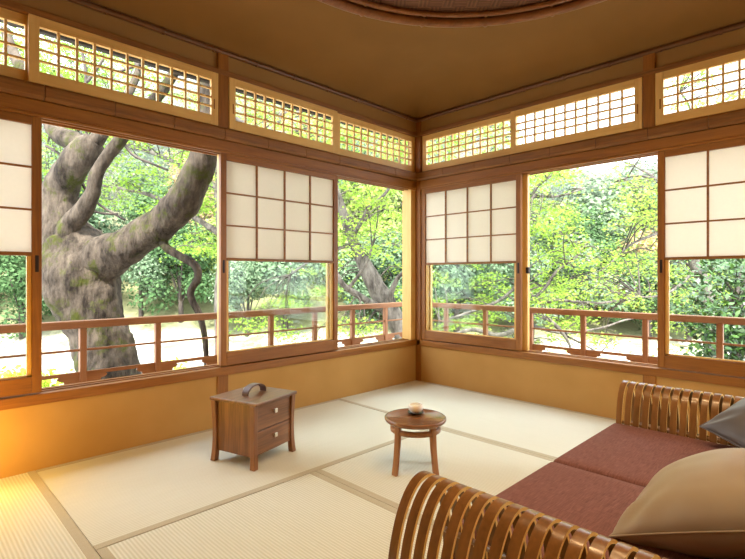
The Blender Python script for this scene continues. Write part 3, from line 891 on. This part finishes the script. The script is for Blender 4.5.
# ------------------------------------------------------------------ OUTSIDE
def sstep(a, b, x):
    t = min(1, max(0, (x - a) / (b - a))); return t * t * (3 - 2 * t)
def ground_z(x, y):
    d = ((x - CAM[0]) + (y - CAM[1])) / S2
    r = ((x - CAM[0]) - (y - CAM[1])) / S2
    u = r / max(d, 1.)
    z = -.75 - 1.35 * sstep(6.5, 13, d)
    slope = .52 - .31 * sstep(-.1, .42, u) + .10 * sstep(.6, .95, u)
    z += slope * max(0, d - 20.5) + (.25 * noise.noise(Vector((x * .15, y * .15, 0))) + .08 * noise.noise(Vector((x * .7, y * .7, 3)))) * sstep(4, 12, d)
    return z
def ground():
    b = MB(); vs = []; fs = []
    ds = [.5, 2, 3.5, 5] + [5 + .7 * k for k in range(1, 25)] + [22 + 2.2 * k for k in range(1, 30)]
    us = [-1.5 + 3.0 * k / 70 for k in range(71)]
    for d in ds:
        for u in us:
            p = polar(u, d); x, y = p.x, p.y
            vs.append((x, y, ground_z(x, y)))
    K = len(us)
    for i in range(len(ds) - 1):
        for j in range(K - 1): fs.append((i * K + j, i * K + j + 1, (i + 1) * K + j + 1, (i + 1) * K + j))
    b.add(vs, fs, 0, True)
    m, N, L = new_mat('river_bank')
    bs, o = principled(N, .95, .1)
    g = N.new('ShaderNodeNewGeometry')
    n1 = N.new('ShaderNodeTexNoise'); n1.inputs['Scale'].default_value = .5; n1.inputs['Detail'].default_value = 6; n1.inputs['Roughness'].default_value = .7; L.new(g.outputs['Position'], n1.inputs['Vector'])
    v = N.new('ShaderNodeTexVoronoi'); v.inputs['Scale'].default_value = 4.5; L.new(g.outputs['Position'], v.inputs['Vector'])
    r1 = N.new('ShaderNodeValToRGB'); e = r1.color_ramp.elements; e[0].color = (.30, .27, .23, 1); e[1].color = (.62, .57, .50, 1)
    L.new(v.outputs['Color'], r1.inputs[0])
    r2 = N.new('ShaderNodeValToRGB'); e = r2.color_ramp.elements; e[0].position = .5; e[0].color = (0, 0, 0, 1); e[1].position = .6; e[1].color = (1, 1, 1, 1)
    L.new(n1.outputs['Fac'], r2.inputs[0])
    # undergrowth on the slope of the far bank
    sp = N.new('ShaderNodeSeparateXYZ'); L.new(g.outputs['Position'], sp.inputs[0])
    su = N.new('ShaderNodeMath'); su.operation = 'ADD'; L.new(sp.outputs[0], su.inputs[0]); L.new(sp.outputs[1], su.inputs[1])
    mr = N.new('ShaderNodeMapRange'); k0 = CAM[0] + CAM[1] + 20.5 * S2
    mr.inputs['From Min'].default_value = k0; mr.inputs['From Max'].default_value = k0 + 2; L.new(su.outputs[0], mr.inputs['Value'])
    mxx = N.new('ShaderNodeMath'); mxx.operation = 'MAXIMUM'; L.new(mr.outputs[0], mxx.inputs[0]); L.new(r2.outputs[0], mxx.inputs[1])
    mx = N.new('ShaderNodeMixRGB'); L.new(mxx.outputs[0], mx.inputs[0]); L.new(r1.outputs[0], mx.inputs[1]); mx.inputs[2].default_value = (.20, .20, .10, 1)
    L.new(mx.outputs[0], bs.inputs['Base Color'])
    bp = N.new('ShaderNodeBump'); bp.inputs['Strength'].default_value = .8; bp.inputs['Distance'].default_value = .08; L.new(v.outputs['Distance'], bp.inputs['Height']); L.new(bp.outputs[0], bs.inputs['Normal'])
    L.new(bs.outputs[0], o.inputs[0])
    tag(b.build('ground', m, recalc=False), 'stony river bank and wooded slope outside the windows', kind='structure')
    # river
    b = MB(); vs = []; fs = []
    us = [-1.5 + 3.0 * k / 30 for k in range(31)]
    for d in (14.5, 18.6):
        for u in us:
            p = polar(u, d + .8 * math.sin(u * 5)); vs.append((p.x, p.y, -2.05))
    for j in range(30): fs.append((j, j + 1, 31 + j + 1, 31 + j))
    b.add(vs, fs)
    m, N, L = new_mat('river_water')
    bs, o = principled(N, .12, .5); bs.inputs['Base Color'].default_value = (.34, .38, .36, 1)
    g = N.new('ShaderNodeNewGeometry'); n1 = N.new('ShaderNodeTexNoise'); n1.inputs['Scale'].default_value = 2.5; n1.inputs['Detail'].default_value = 4; L.new(g.outputs['Position'], n1.inputs['Vector'])
    bp = N.new('ShaderNodeBump'); bp.inputs['Strength'].default_value = .35; bp.inputs['Distance'].default_value = .1; L.new(n1.outputs['Fac'], bp.inputs['Height']); L.new(bp.outputs[0], bs.inputs['Normal']); L.new(bs.outputs[0], o.inputs[0])
    tag(b.build('river', m, recalc=False), 'shallow river across the pale stones', kind='structure')
ground()

# --- leaves
def star(n=5, r_in=.34):
    pts = []
    lob = [1.0, .95, .72, .72, .95] if n == 5 else [1] * n
    for k in range(n):
        a = 2 * math.pi * k / n + math.pi / 2
        pts.append((lob[k] * math.cos(a), lob[k] * math.sin(a)))
        a2 = a + math.pi / n
        pts.append((r_in * math.cos(a2), r_in * math.sin(a2)))
    return np.array(pts)
STAR = star()
OVAL = np.array([(0, -1), (.38, -.45), (.45, .1), (.25, .65), (0, 1), (-.25, .65), (-.45, .1), (-.38, -.45)])
QUAD = np.array([(0, -1), (.62, -.1), (0, 1), (-.62, .1)])

def leaf_arrays(pos, size, normal_bias, tilt, tmpl, spread=None):
    """pos (n,3); normals around normal_bias with jitter tilt"""
    n = len(pos)
    nb = np.asarray(normal_bias, float)
    if nb.ndim == 1: nb = np.repeat(nb[None], n, 0)
    nr = nb + RNG.normal(0, tilt, (n, 3)); nr /= np.linalg.norm(nr, axis=1, keepdims=True) + 1e-9
    a = RNG.normal(0, 1, (n, 3)); a -= nr * (a * nr).sum(1, keepdims=True); a /= np.linalg.norm(a, axis=1, keepdims=True) + 1e-9
    b = np.cross(nr, a)
    sz = size * RNG.uniform(.7, 1.25, (n, 1, 1))
    v = pos[:, None, :] + sz * (a[:, None, :] * tmpl[None, :, 0:1] + b[:, None, :] * tmpl[None, :, 1:2])
    return v.reshape(-1, 3)

def leaf_mesh(name, chunks, tmpl, mat, parent):
    v = np.concatenate(chunks).astype(np.float32)
    k = len(tmpl); n = len(v) // k
    me = bpy.data.meshes.new(name)
    me.vertices.add(len(v)); me.vertices.foreach_set('co', v.ravel())
    me.loops.add(n * k); me.loops.foreach_set('vertex_index', np.arange(n * k, dtype=np.int32))
    me.polygons.add(n); me.polygons.foreach_set('loop_start', np.arange(0, n * k, k, dtype=np.int32)); me.polygons.foreach_set('loop_total', np.full(n, k, dtype=np.int32))
    me.materials.append(mat); me.update(); me.validate()
    o = bpy.data.objects.new(name, me); COL.objects.link(o)
    if parent: o.parent = parent
    return o

def spray(c, R, n, droop=.18, thick=.05, axis=None):
    """flat layered maple spray of n leaf positions round c"""
    r = R * np.sqrt(RNG.uniform(0, 1, n)) ; th = RNG.uniform(0, 2 * np.pi, n)
    lump = 1 + .35 * np.sin(th * 3 + RNG.uniform(0, 6)) + .2 * np.sin(th * 7 + RNG.uniform(0, 6))
    r = r * lump
    x = r * np.cos(th); y = r * np.sin(th)
    z = -droop * (r / R) ** 2 * R + RNG.normal(0, thick, n)
    tx, ty = RNG.normal(0, .18, 2)
    z = z + tx * x + ty * y
    return np.stack([c[0] + x, c[1] + y, c[2] + z], 1)

LIME = leafy('maple_leaf_lime', [(.13, .24, .035), (.22, .36, .055), (.31, .43, .075), (.42, .47, .11)], .5)
GOLD = leafy('maple_leaf_gold', [(.40, .46, .04), (.58, .55, .06), (.72, .52, .08), (.70, .36, .10)], .5)
BARKM = bark('maple_bark', (.04, .033, .028), (.16, .14, .12), (.12, .13, .05), .36)
BARKO = bark('old_bark', (.014, .010, .007), (.10, .078, .058), (.042, .047, .008), .47)
TWIG = mottled('twig_bark', (.05, .04, .035), (.11, .09, .075), 12, .9, 0)

def maple(label, base, trunk, limbs, sprays, leafmat, leaf=.042, per=220, bark_m=BARKM, twigs=True, group=None, gold=None):
    root = empty('maple_tree', label, 'tree', base, group=group)
    c = Vector(base)
    pa, ra = smooth_path([(p - c, r) for p, r in trunk]); b = MB(); b.tube(pa, ra, 18, noise_amp=.16, nscale=4); b.build('trunk', bark_m, root, recalc=False)
    ends = list(pa)
    for lb in limbs:
        pa, ra = smooth_path([(p - c, r) for p, r in lb]); b = MB(); b.tube(pa, ra, 10, noise_amp=.15, nscale=5); b.build('branch', bark_m, root, recalc=False)
        ends += pa
    E_ = np.array([tuple(e) for e in ends])
    ch = []; tw = MB()
    for sp in sprays:
        p, R = sp[0] - c, sp[1]
        ch.append(leaf_arrays(spray(p, R, int(per * (R / .5) ** 2)), leaf, (0, 0, 1), .55, STAR))
        if twigs:
            d2 = ((E_ - np.array(tuple(p))) ** 2).sum(1); e = Vector(E_[int(d2.argmin())])
            mid = (e + p) / 2 + Vector((random.uniform(-.1, .1), random.uniform(-.1, .1), .12 * (p - e).length))
            q, r = smooth_path([(e, .013), (mid, .009), (p, .005)], 5); tw.tube(q, r, 5, cap=False)
            for k in range(5):
                a = random.uniform(0, 6.28); e2 = p + Vector((math.cos(a) * R * .85, math.sin(a) * R * .85, -.1 * R + random.uniform(-.05, .05)))
                s = p + (mid - p) * random.uniform(0, .5)
                q, r = smooth_path([(s, .005), ((s + e2) / 2 + Vector((0, 0, .05)), .0035), (e2, .002)], 3); tw.tube(q, r, 4, cap=False)
    if twigs: tag(tw.build('twigs', TWIG, root, recalc=False), kind='stuff')
    tag(leaf_mesh('foliage', ch, STAR, leafmat, root), kind='stuff')
    return root

def region(n, x0, x1, y0, y1, d0, d1, r0=.35, r1=.6):
    return [(at(random.uniform(x0, x1), random.uniform(y0, y1), random.uniform(d0, d1)), random.uniform(r0, r1)) for _ in range(n)]

# --- the old mossy tree right outside the left windows
def old_tree():
    D = 4.4
    base = at(112, 400, D); gz = ground_z(base.x, base.y)
    base = Vector((base.x, base.y, gz))
    root = empty('old_tree', 'thick mossy old tree with forked trunk and reaching limbs behind the left railing', 'tree', base)
    k = D / FPX / 2                      # half a pixel width at this distance
    def P(px, py, w, dd=0): return (at(px, py, D + dd) - base, w * k * (D + dd) / D)
    down = Vector((.03, 0, 0))
    trunk = [(Vector((.12, .02, -.25)), 95 * k), (Vector((.06, .0, .15)), 72 * k), P(111, 385, 61), P(107, 362, 56), P(100, 338, 54), P(91, 312, 60), P(86, 290, 68), P(80, 268, 70, .02), P(68, 242, 58, .04)]
    pa, ra = smooth_path(trunk, 9); b = MB(); b.tube(pa, ra, 40, noise_amp=.17, nscale=4.2); b.tube
    # root flare ridges come from the noise; left limb continues the trunk
    b.build('trunk', BARKO, root, recalc=False)
    limbA = [P(78, 266, 58, .02), P(66, 236, 50, .03), P(58, 208, 36, .02), P(61, 187, 31, 0), P(70, 171, 29, -.05), P(79, 159, 28, -.08), P(88, 148, 27, -.1), P(95, 141, 20, -.1)]
    limbA2 = [P(88, 150, 18, -.1), P(76, 141, 19, -.05), P(62, 137, 18, .0), P(54, 128, 16, .05), P(50, 112, 15, .1), P(40, 90, 12, .2), P(18, 62, 11, .3), P(5, 30, 9, .4)]
    limbA3 = [P(90, 147, 17, -.1), P(98, 138, 14, -.1), P(106, 128, 12, -.1), P(122, 105, 9, 0), P(135, 80, 7, .1), P(150, 40, 5, .2)]
    limbB = [P(66, 236, 22, -.1), P(72, 223, 19, -.12), P(84, 210, 17, -.15), P(93, 193, 14.5, -.18), P(97, 174, 13, -.2), P(107, 157, 12.5, -.2), P(121, 139, 12.5, -.2), P(139, 115, 12, -.2), P(158, 96, 11, -.2), P(174, 73, 9, -.2), P(196, 30, 6, -.2)]
    limbC = [P(88, 272, 50, .0), P(104, 260, 45, -.05), P(126, 247, 37, -.1), P(149, 231, 34, -.15), P(169, 216, 33, -.2), P(183, 201, 33, -.25), P(192, 184, 30, -.25), P(200, 167, 28, -.25), P(206, 150, 26, -.25), P(209, 128, 24, -.25), P(208, 100, 20, -.25), P(206, 70, 17, -.25), P(200, 20, 12, -.2)]
    limbD = [P(160, 233, 9, -.15), P(166, 247, 8, -.2), P(180, 256, 8, -.22), P(194, 264, 8, -.25), P(198, 276, 7.5, -.25), P(191, 291, 7.5, -.25), P(192, 300, 7, -.25), P(199, 314, 6.5, -.25), P(204, 332, 6, -.25), P(206, 352, 5, -.25), P(206, 372, 4, -.25)]
    for lb, sd in ((limbA, 24), (limbA2, 18), (limbA3, 12), (limbB, 18), (limbC, 30), (limbD, 12)):
        pa, ra = smooth_path(lb, 8); b = MB(); b.tube(pa, ra, sd, noise_amp=.15, nscale=5, seed=len(pa)); b.build('branch', BARKO, root, recalc=False)
    for path in ([(46, 146), (58, 153), (66, 160)], [(124, 143), (133, 155), (150, 163), (168, 170)], [(80, 178), (86, 190), (100, 205), (125, 220)], [(70, 195), (82, 200), (96, 212), (118, 214)],
                 [(140, 70), (132, 55), (128, 35)], [(85, 95), (86, 75), (82, 50)], [(87, 82), (96, 70), (104, 58)], [(60, 75), (75, 90), (92, 100)], [(150, 60), (135, 66), (118, 72)]):
        pts = [P(x, y, 3.2 - 1.1 * i / len(path), .1) for i, (x, y) in enumerate(path)]
        pa, ra = smooth_path(pts, 5); b = MB(); b.tube(pa, ra, 6); b.build('twig', TWIG, root, recalc=False)
    return root
old_tree()

# --- maples
def tp(lst, D): return [(at(x, y, D + dd), w * (D + dd) / FPX / 2) for x, y, w, dd in lst]
def rooted(lst, D):
    t = tp(lst, D); p = t[0][0]; g = Vector((p.x, p.y, ground_z(p.x, p.y) - .15))
    return [(g, t[0][1] * 1.35)] + t
# behind the old tree
t = rooted([(222, 345, 14, 0), (221, 300, 13, 0), (224, 250, 12, 0), (220, 200, 11, 0), (222, 150, 9, 0), (226, 90, 7, 0)], 9.5)
maple('lime green maple behind the old mossy tree, its trunk hidden by the window frame', t[0][0], t,
      [tp([(222, 235, 7, 0), (190, 215, 5, .3), (150, 195, 4, .5), (100, 185, 2.5, .7)], 9.5), tp([(220, 190, 7, 0), (170, 160, 5, .2), (110, 140, 4, .6), (50, 130, 2.5, 1)], 9.5), tp([(221, 215, 5, 0), (240, 240, 4, 0), (262, 262, 2.5, .2)], 9.5)],
      region(60, 40, 215, 60, 175, 8.5, 12) + region(12, 25, 130, 15, 60, 8, 11) + region(16, 40, 190, 165, 205, 9.5, 12) + region(16, 190, 225, 150, 265, 8.5, 11) + region(10, -10, 30, 20, 70, 8, 11), LIME, .038, 190)
# leaning maple at the left of the corner
t = rooted([(405, 345, 20, 0), (400, 329, 19, 0), (388, 306, 19, 0), (376, 286, 18, 0), (366, 268, 15, 0), (357, 250, 12, 0), (347, 225, 10, 0), (335, 190, 9, 0), (318, 150, 8, -.2), (300, 112, 7, -.4)], 8.5)
maple('leaning grey maple with lime leaves outside the window left of the corner', t[0][0], t,
      [tp([(380, 308, 8, -.1), (366, 300, 7, -.3), (350, 290, 6.5, -.5), (341, 282, 5, -.6), (330, 262, 4, -.7), (312, 245, 3, -.8)], 8.5),
       tp([(348, 289, 4, -.5), (358, 276, 3.4, -.6), (366, 264, 3, -.7), (372, 248, 2, -.7)], 8.5),
       tp([(392, 312, 6, 0), (391, 296, 5.5, -.2), (395, 283, 5, -.3), (403, 273, 4, -.4), (425, 262, 3.5, -.5), (450, 250, 2.5, -.5)], 8.5),
       tp([(352, 238, 5, 0), (364, 217, 4, -.2), (369, 207, 3.8, -.3), (379, 200, 3.4, -.4), (389, 188, 3, -.4), (400, 165, 2.5, -.4)], 8.5),
       tp([(330, 180, 6, 0), (300, 134, 5, -.5), (288, 134, 4.5, -.6), (275, 132, 4.5, -.7), (256, 129, 5, -.8), (235, 118, 4, -.9)], 8.0),
       tp([(268, 131, 4, -.7), (279, 122, 4, -.7), (282, 114, 3.6, -.7), (300, 112, 3, -.7), (320, 100, 2, -.7)], 8.0),
       tp([(350, 245, 4, 0), (320, 255, 3, -.3), (290, 275, 2.2, -.5)], 8.5)],
      region(18, 335, 412, 185, 258, 7, 9.5, .28, .45) + region(8, 335, 412, 175, 300, 9, 11, .3, .5) + region(36, 225, 415, 95, 170, 6.5, 10) + region(10, 275, 335, 262, 310, 9, 12, .3, .5) + region(9, 232, 330, 315, 342, 8, 10, .25, .4) + region(7, 336, 400, 318, 345, 7.5, 9, .2, .35), LIME, .036, 200)
# maple filling the right glass and the left half of the right opening
t = rooted([(523, 345, 9, 0), (524, 300, 8.5, 0), (524, 258, 8, 0), (520, 215, 7, 0), (518, 170, 6, 0), (512, 120, 5, 0), (505, 70, 4, 0)], 8.2)
maple('spreading lime maple outside the right windows, its branches reaching over the railing', t[0][0], t,
      [tp([(524, 285, 4, 0), (540, 303, 3.6, -.3), (558, 300, 3.2, -.6), (600, 303, 2.6, -.6), (640, 296, 1.8, -.5)], 8.2),
       tp([(524, 305, 5, 0), (536, 314, 4.4, -.5), (552, 322, 4, -.9), (566, 338, 3, -.9), (572, 352, 2, -.9)], 8.2),
       tp([(524, 310, 3.6, 0), (530, 302, 3.4, -.2), (545, 288, 3, -.3), (556, 272, 2.6, -.4), (575, 258, 2, -.4), (590, 240, 1.5, -.4)], 8.2),
       tp([(523, 280, 4, 0), (500, 300, 3.4, -.3), (470, 312, 3, -.4), (440, 322, 2, -.3)], 8.2),
       tp([(521, 225, 4, 0), (535, 190, 3, -.3), (548, 178, 2.6, -.4), (565, 165, 2, -.4)], 8.2),
       tp([(521, 205, 4, 0), (535, 197, 2.8, -.3), (560, 196, 2.2, -.4), (585, 188, 1.5, -.4)], 8.2),
       tp([(524, 325, 5, 0), (500, 335, 5, -.6), (470, 330, 4, -.6), (435, 343, 3, -.6)], 8.2),
       tp([(524, 322, 4, -.2), (560, 333, 2.6, -.8), (600, 328, 2.2, -1), (625, 320, 1.8, -1), (648, 317, 1.4, -1)], 8.2),
       tp([(560, 333, 2.4, -.8), (585, 345, 2, -.9), (600, 352, 1.6, -1), (610, 340, 1.3, -1)], 8.2)],
      region(18, 428, 520, 262, 345, 8, 11, .3, .5) + region(32, 520, 575, 150, 255, 6.5, 9.5, .28, .45) + region(24, 525, 630, 245, 300, 7, 10.5, .28, .45) + region(15, 528, 610, 300, 352, 6.5, 9, .22, .38) + region(20, 420, 512, 110, 170, 7, 10, .3, .5), LIME, .035, 210)
# maple to the right
t = rooted([(712, 345, 13, 0), (708, 310, 12, 0), (702, 280, 11, 0), (694, 262, 10, 0), (690, 230, 9, 0), (688, 180, 8, 0), (690, 120, 6, 0)], 8.8)
maple('yellowing maple outside the right screen, leaning behind the dark bush', t[0][0], t,
      [tp([(690, 215, 3.6, 0), (660, 232, 3.0, -.3), (630, 245, 2.4, -.5), (605, 268, 1.8, -.6), (585, 276, 1.2, -.6)], 8.8),
       tp([(688, 190, 3.6, 0), (660, 180, 3.0, -.3), (635, 176, 2.2, -.5), (615, 182, 1.5, -.6)], 8.8),
       tp([(690, 160, 3.6, 0), (715, 110, 3.0, -.5), (738, 90, 2.4, -.7), (760, 70, 1.8, -.8)], 8.8), tp([(690, 150, 3.0, 0), (690, 110, 2.4, -.5), (680, 92, 1.8, -.6)], 8.8),
       tp([(697, 268, 3.0, 0), (670, 292, 2.4, -.2), (640, 297, 1.8, -.3), (610, 290, 1.2, -.3)], 8.8)],
      region(24, 618, 665, 160, 255, 7, 10, .28, .45) + region(10, 590, 660, 250, 310, 8, 11, .3, .45) + region(12, 672, 750, 60, 128, 6.5, 9, .25, .45) + region(10, 665, 720, 258, 320, 10, 12, .3, .5) + region(18, 662, 745, 262, 352, 8.5, 12, .3, .5), leafy('maple_leaf_mixed', [(.17, .29, .05), (.28, .39, .075), (.40, .43, .10), (.48, .35, .13)], .5), .035, 170)

# --- dark camellia outside the right screen
def camellia():
    c0 = at(735, 330, 4.6); g = ground_z(c0.x, c0.y)
    base = Vector((c0.x, c0.y, g))
    root = empty('camellia_bush', 'dark green glossy bush outside the right screen, above the railing', 'bush', base)
    m, N, L = new_mat('camellia_leaf')
    bs, o = principled(N, .35, .5); gg = N.new('ShaderNodeNewGeometry'); r = N.new('ShaderNodeValToRGB'); e = r.color_ramp.elements
    e[0].color = (.008, .03, .005, 1); e[1].color = (.055, .13, .018, 1); L.new(gg.outputs['Random Per Island'], r.inputs[0]); L.new(r.outputs[0], bs.inputs['Base Color']); L.new(bs.outputs[0], o.inputs[0])
    ch = []; tw = MB()
    trunk_top = Vector((0, 0, .7)); q, rr = smooth_path([(Vector((0, 0, -.1)), .04), (Vector((.03, 0, .4)), .035), (trunk_top, .03), (Vector((.02, .03, 1.5)), .02)], 5); tw.tube(q, rr, 8)
    spots = []
    for _ in range(70):
        px = random.uniform(690, 790); py = random.uniform(262, 375)
        lim = 700 + 25 * math.sin(py * .11) - (18 if 275 < py < 300 else 0)
        if px < lim - 12: continue
        spots.append(at(px, py, random.uniform(4.1, 5.2)) - base)
    for p in spots:
        n = 85
        pos = np.array(tuple(p)) + RNG.normal(0, .095, (n, 3))
        ch.append(leaf_arrays(pos, .029, (-.2, -.2, .8), .55, OVAL))
        e2 = Vector((0, 0, max(.2, p.z - .3)))
        q, rr = smooth_path([(e2, .011), ((e2 + p) / 2 + Vector((0, 0, .05)), .007), (p, .003)], 4); tw.tube(q, rr, 5, cap=False)
    tw.build('stems', TWIG, root, recalc=False); leaf_mesh('foliage', ch, OVAL, m, root)
camellia()

# --- weeds on the bank
WEED = leafy('weed_leaf', [(.22, .34, .03), (.34, .46, .05), (.46, .54, .08)], .4)
def weed(px, py, d, R, lab):
    p = at(px, py, d); g = Vector((p.x, p.y, ground_z(p.x, p.y)))
    root = empty('weed_clump', lab, 'plant', g)
    ch = []
    for k in range(14):
        o = np.array([random.gauss(0, R * .6), random.gauss(0, R * .6), random.uniform(.05, R * .6)])
        ch.append(leaf_arrays(o + RNG.normal(0, R * .2, (60, 3)) * [1, 1, .6], .045, (0, 0, 1), .6, OVAL))
    leaf_mesh('foliage', ch, OVAL, WEED, root)
    b = MB()
    for k in range(10):
        a = random.uniform(0, 6.28); b.tube([(0, 0, -.03), (math.cos(a) * R * .4, math.sin(a) * R * .4, R * .4)], [.008, .004], 5)
    b.build('stems', TWIG, root, recalc=False)
weed(165, 366, 8.5, .6, 'lime weed clump on the bank right of the mossy trunk')
weed(68, 345, 10.5, .5, 'weed clump on the stones left of the mossy trunk')
weed(60, 385, 6.0, .35, 'weed clump low behind the left end of the railing')
weed(18, 375, 7.0, .5, 'green weed clump seen through the glass at the left edge')
weed(560, 372, 6.5, .5, 'leafy clump below the right railing')

# --- wooded hill across the river
def crown_mesh(seed, tall, nl=11):
    rs = random.Random(seed)
    ch = []
    lobes = []
    for k in range(nl):
        z = rs.uniform(.22, .92); w = .42 * math.sin(math.pi * min(1, .15 + z * .85)) ** .6
        a = rs.uniform(0, 6.28); q = rs.uniform(.2, 1) * w
        lobes.append((np.array([q * math.cos(a), q * math.sin(a), z * tall]), rs.uniform(.16, .27)))
    for c, r in lobes:
        n = 420
        dv = RNG.normal(0, 1, (n, 3)); dv /= np.linalg.norm(dv, axis=1, keepdims=True)
        rad = r * RNG.uniform(.7, 1.1, (n, 1))
        ch.append(leaf_arrays(c + dv * rad * [1.1, 1.1, .85], .023, dv + np.array([0, 0, .5]), .45, QUAD))
    return np.concatenate(ch), lobes
EVER = leafy('evergreen_leaf', [(.035, .075, .028), (.06, .115, .045), (.10, .165, .07), (.17, .235, .11)], .3)
EVER2 = leafy('blue_evergreen_leaf', [(.06, .105, .055), (.10, .155, .085), (.16, .225, .135), (.25, .30, .19)], .3)
FARL = leafy('far_lime_leaf', [(.22, .32, .08), (.32, .40, .12), (.42, .46, .16)], .4)
FARO = leafy('far_orange_leaf', [(.40, .32, .14), (.48, .34, .18), (.50, .30, .17)], .4)
proto = {}
def hill_tree(kind, p, s, tall, label, group):
    mats = {'evergreen': EVER, 'blue': EVER2, 'lime': FARL, 'orange': FARO}
    key = (kind, int(random.random() * 2))
    if key not in proto:
        v, lobes = crown_mesh(hash(kind) % 97 + key[1] * 7 + len(proto), 1.15 if kind in ('evergreen', 'blue') else .9)
        root = empty('hillside_tree', label, 'tree', p, group=group)
        leaf_mesh('crown', [v], QUAD, mats[kind], root)
        b = MB(); b.tube([(0, 0, -.15), (.01, 0, .25), (.02, .01, .7)], [.035, .028, .012], 7)
        for c, r in lobes[:5]: b.tube([(.01, 0, .25), tuple(c)], [.014, .005], 5)
        b.build('trunk', TWIG, root, recalc=False)
        proto[key] = root
    else:
        src = proto[key]
        root = src.copy(); COL.objects.link(root); root['label'] = label; root['group'] = group
        for ch in src.children:
            q = ch.copy(); COL.objects.link(q); q.parent = root
    root.location = p; root.scale = (s, s, s); root.rotation_euler = (0, 0, random.uniform(0, 6.28))
LAB = {'evergreen': 'dark evergreen tree on the slope across the river', 'blue': 'pale blue-green tree on the slope across the river',
       'lime': 'lime coloured tree on the slope across the river', 'orange': 'orange autumn tree on the slope across the river'}
for d, step, s0, s1 in ((22, 2.6, 3.2, 4.6), (25, 3.2, 4.2, 6), (29.5, 3.8, 5, 7), (35, 4.4, 5.5, 7.5), (42, 5, 6, 8.5), (50, 5.6, 6.5, 9), (60, 6.2, 7, 10), (72, 7, 7, 11)):
    r = -.98 * d
    while r < .98 * d:
        u = r / d + random.uniform(-.3, .3) * step / d
        dd = d + random.uniform(-1, 1) * step * .3
        p = polar(u, dd); p.z = ground_z(p.x, p.y) - .2
        x = random.random()
        if d < 24: kind = 'blue' if x < .6 else 'evergreen'
        elif u < 0: kind = 'blue' if x < .38 else ('evergreen' if x < .48 else ('lime' if x < .88 else 'orange'))
        else: kind = 'blue' if x < .4 else ('evergreen' if x < .5 else ('lime' if x < .8 else 'orange'))
        hill_tree(kind, p, random.uniform(s0, s1), 1, LAB[kind], kind + ' trees on the hillside across the river')
        r += step

# humid morning haze lying over the valley
def haze():
    b = MB(); vs = []
    for d, u in ((27, -1.6), (27, 1.6), (95, 1.6), (95, -1.6)):
        q = polar(u, d); vs.append((q.x, q.y))
    b.prism(vs, -4, 45, lambda x, y, z: (x, y, z))
    m, N, L = new_mat('valley_haze')
    o = N.new('ShaderNodeOutputMaterial'); v = N.new('ShaderNodeVolumeScatter'); v.inputs['Density'].default_value = .028; v.inputs['Anisotropy'].default_value = .2
    L.new(v.outputs[0], o.inputs['Volume'])
    tag(b.build('valley_haze', m), 'pale haze over the wooded hillside across the river', 'haze', kind='stuff')
haze()

# ------------------------------------------------------------------ daylight, camera, view
SKY_S = 7.5
w = bpy.data.worlds.new('sky'); bpy.context.scene.world = w; w.use_nodes = True
N = w.node_tree.nodes; L = w.node_tree.links; N.clear()
o = N.new('ShaderNodeOutputWorld'); bg = N.new('ShaderNodeBackground')
sk = N.new('ShaderNodeTexSky'); sk.sky_type = 'HOSEK_WILKIE'; sk.turbidity = 9; sk.ground_albedo = .4
SD = Vector((-.42, -.38, .82)).normalized(); sk.sun_direction = SD
mx = N.new('ShaderNodeMixRGB'); mx.inputs[0].default_value = .85; mx.inputs[2].default_value = (.87, .96, 1.04, 1)
L.new(sk.outputs[0], mx.inputs[1]); L.new(mx.outputs[0], bg.inputs[0]); bg.inputs[1].default_value = SKY_S; L.new(bg.outputs[0], o.inputs[0])
s = bpy.data.lights.new('sun', 'SUN'); s.energy = 18.0; s.angle = math.radians(8); s.color = (1, .97, .90)
so = bpy.data.objects.new('sun', s); COL.objects.link(so); so.rotation_euler = SD.to_track_quat('Z', 'Y').to_euler(); so.location = (-6, -4, 12)

cam = bpy.data.cameras.new('camera'); cam.sensor_width = 36; cam.sensor_fit = 'HORIZONTAL'; cam.lens = FPX / 745 * 36; cam.clip_start = .05; cam.clip_end = 500
cam.shift_y = -3.5 / 745
co = bpy.data.objects.new('camera', cam); COL.objects.link(co); co.location = CAM
co.rotation_euler = (math.radians(90), 0, math.radians(-45))
sc = bpy.context.scene; sc.camera = co
sc.view_settings.view_transform = 'Standard'; sc.view_settings.look = 'None'; sc.view_settings.exposure = 0.0; sc.view_settings.gamma = 1.0; sc.view_settings.use_curve_mapping = False
sc.cycles.max_bounces = 12; sc.cycles.transparent_max_bounces = 16; sc.cycles.diffuse_bounces = 6; sc.cycles.sample_clamp_indirect = 6.0
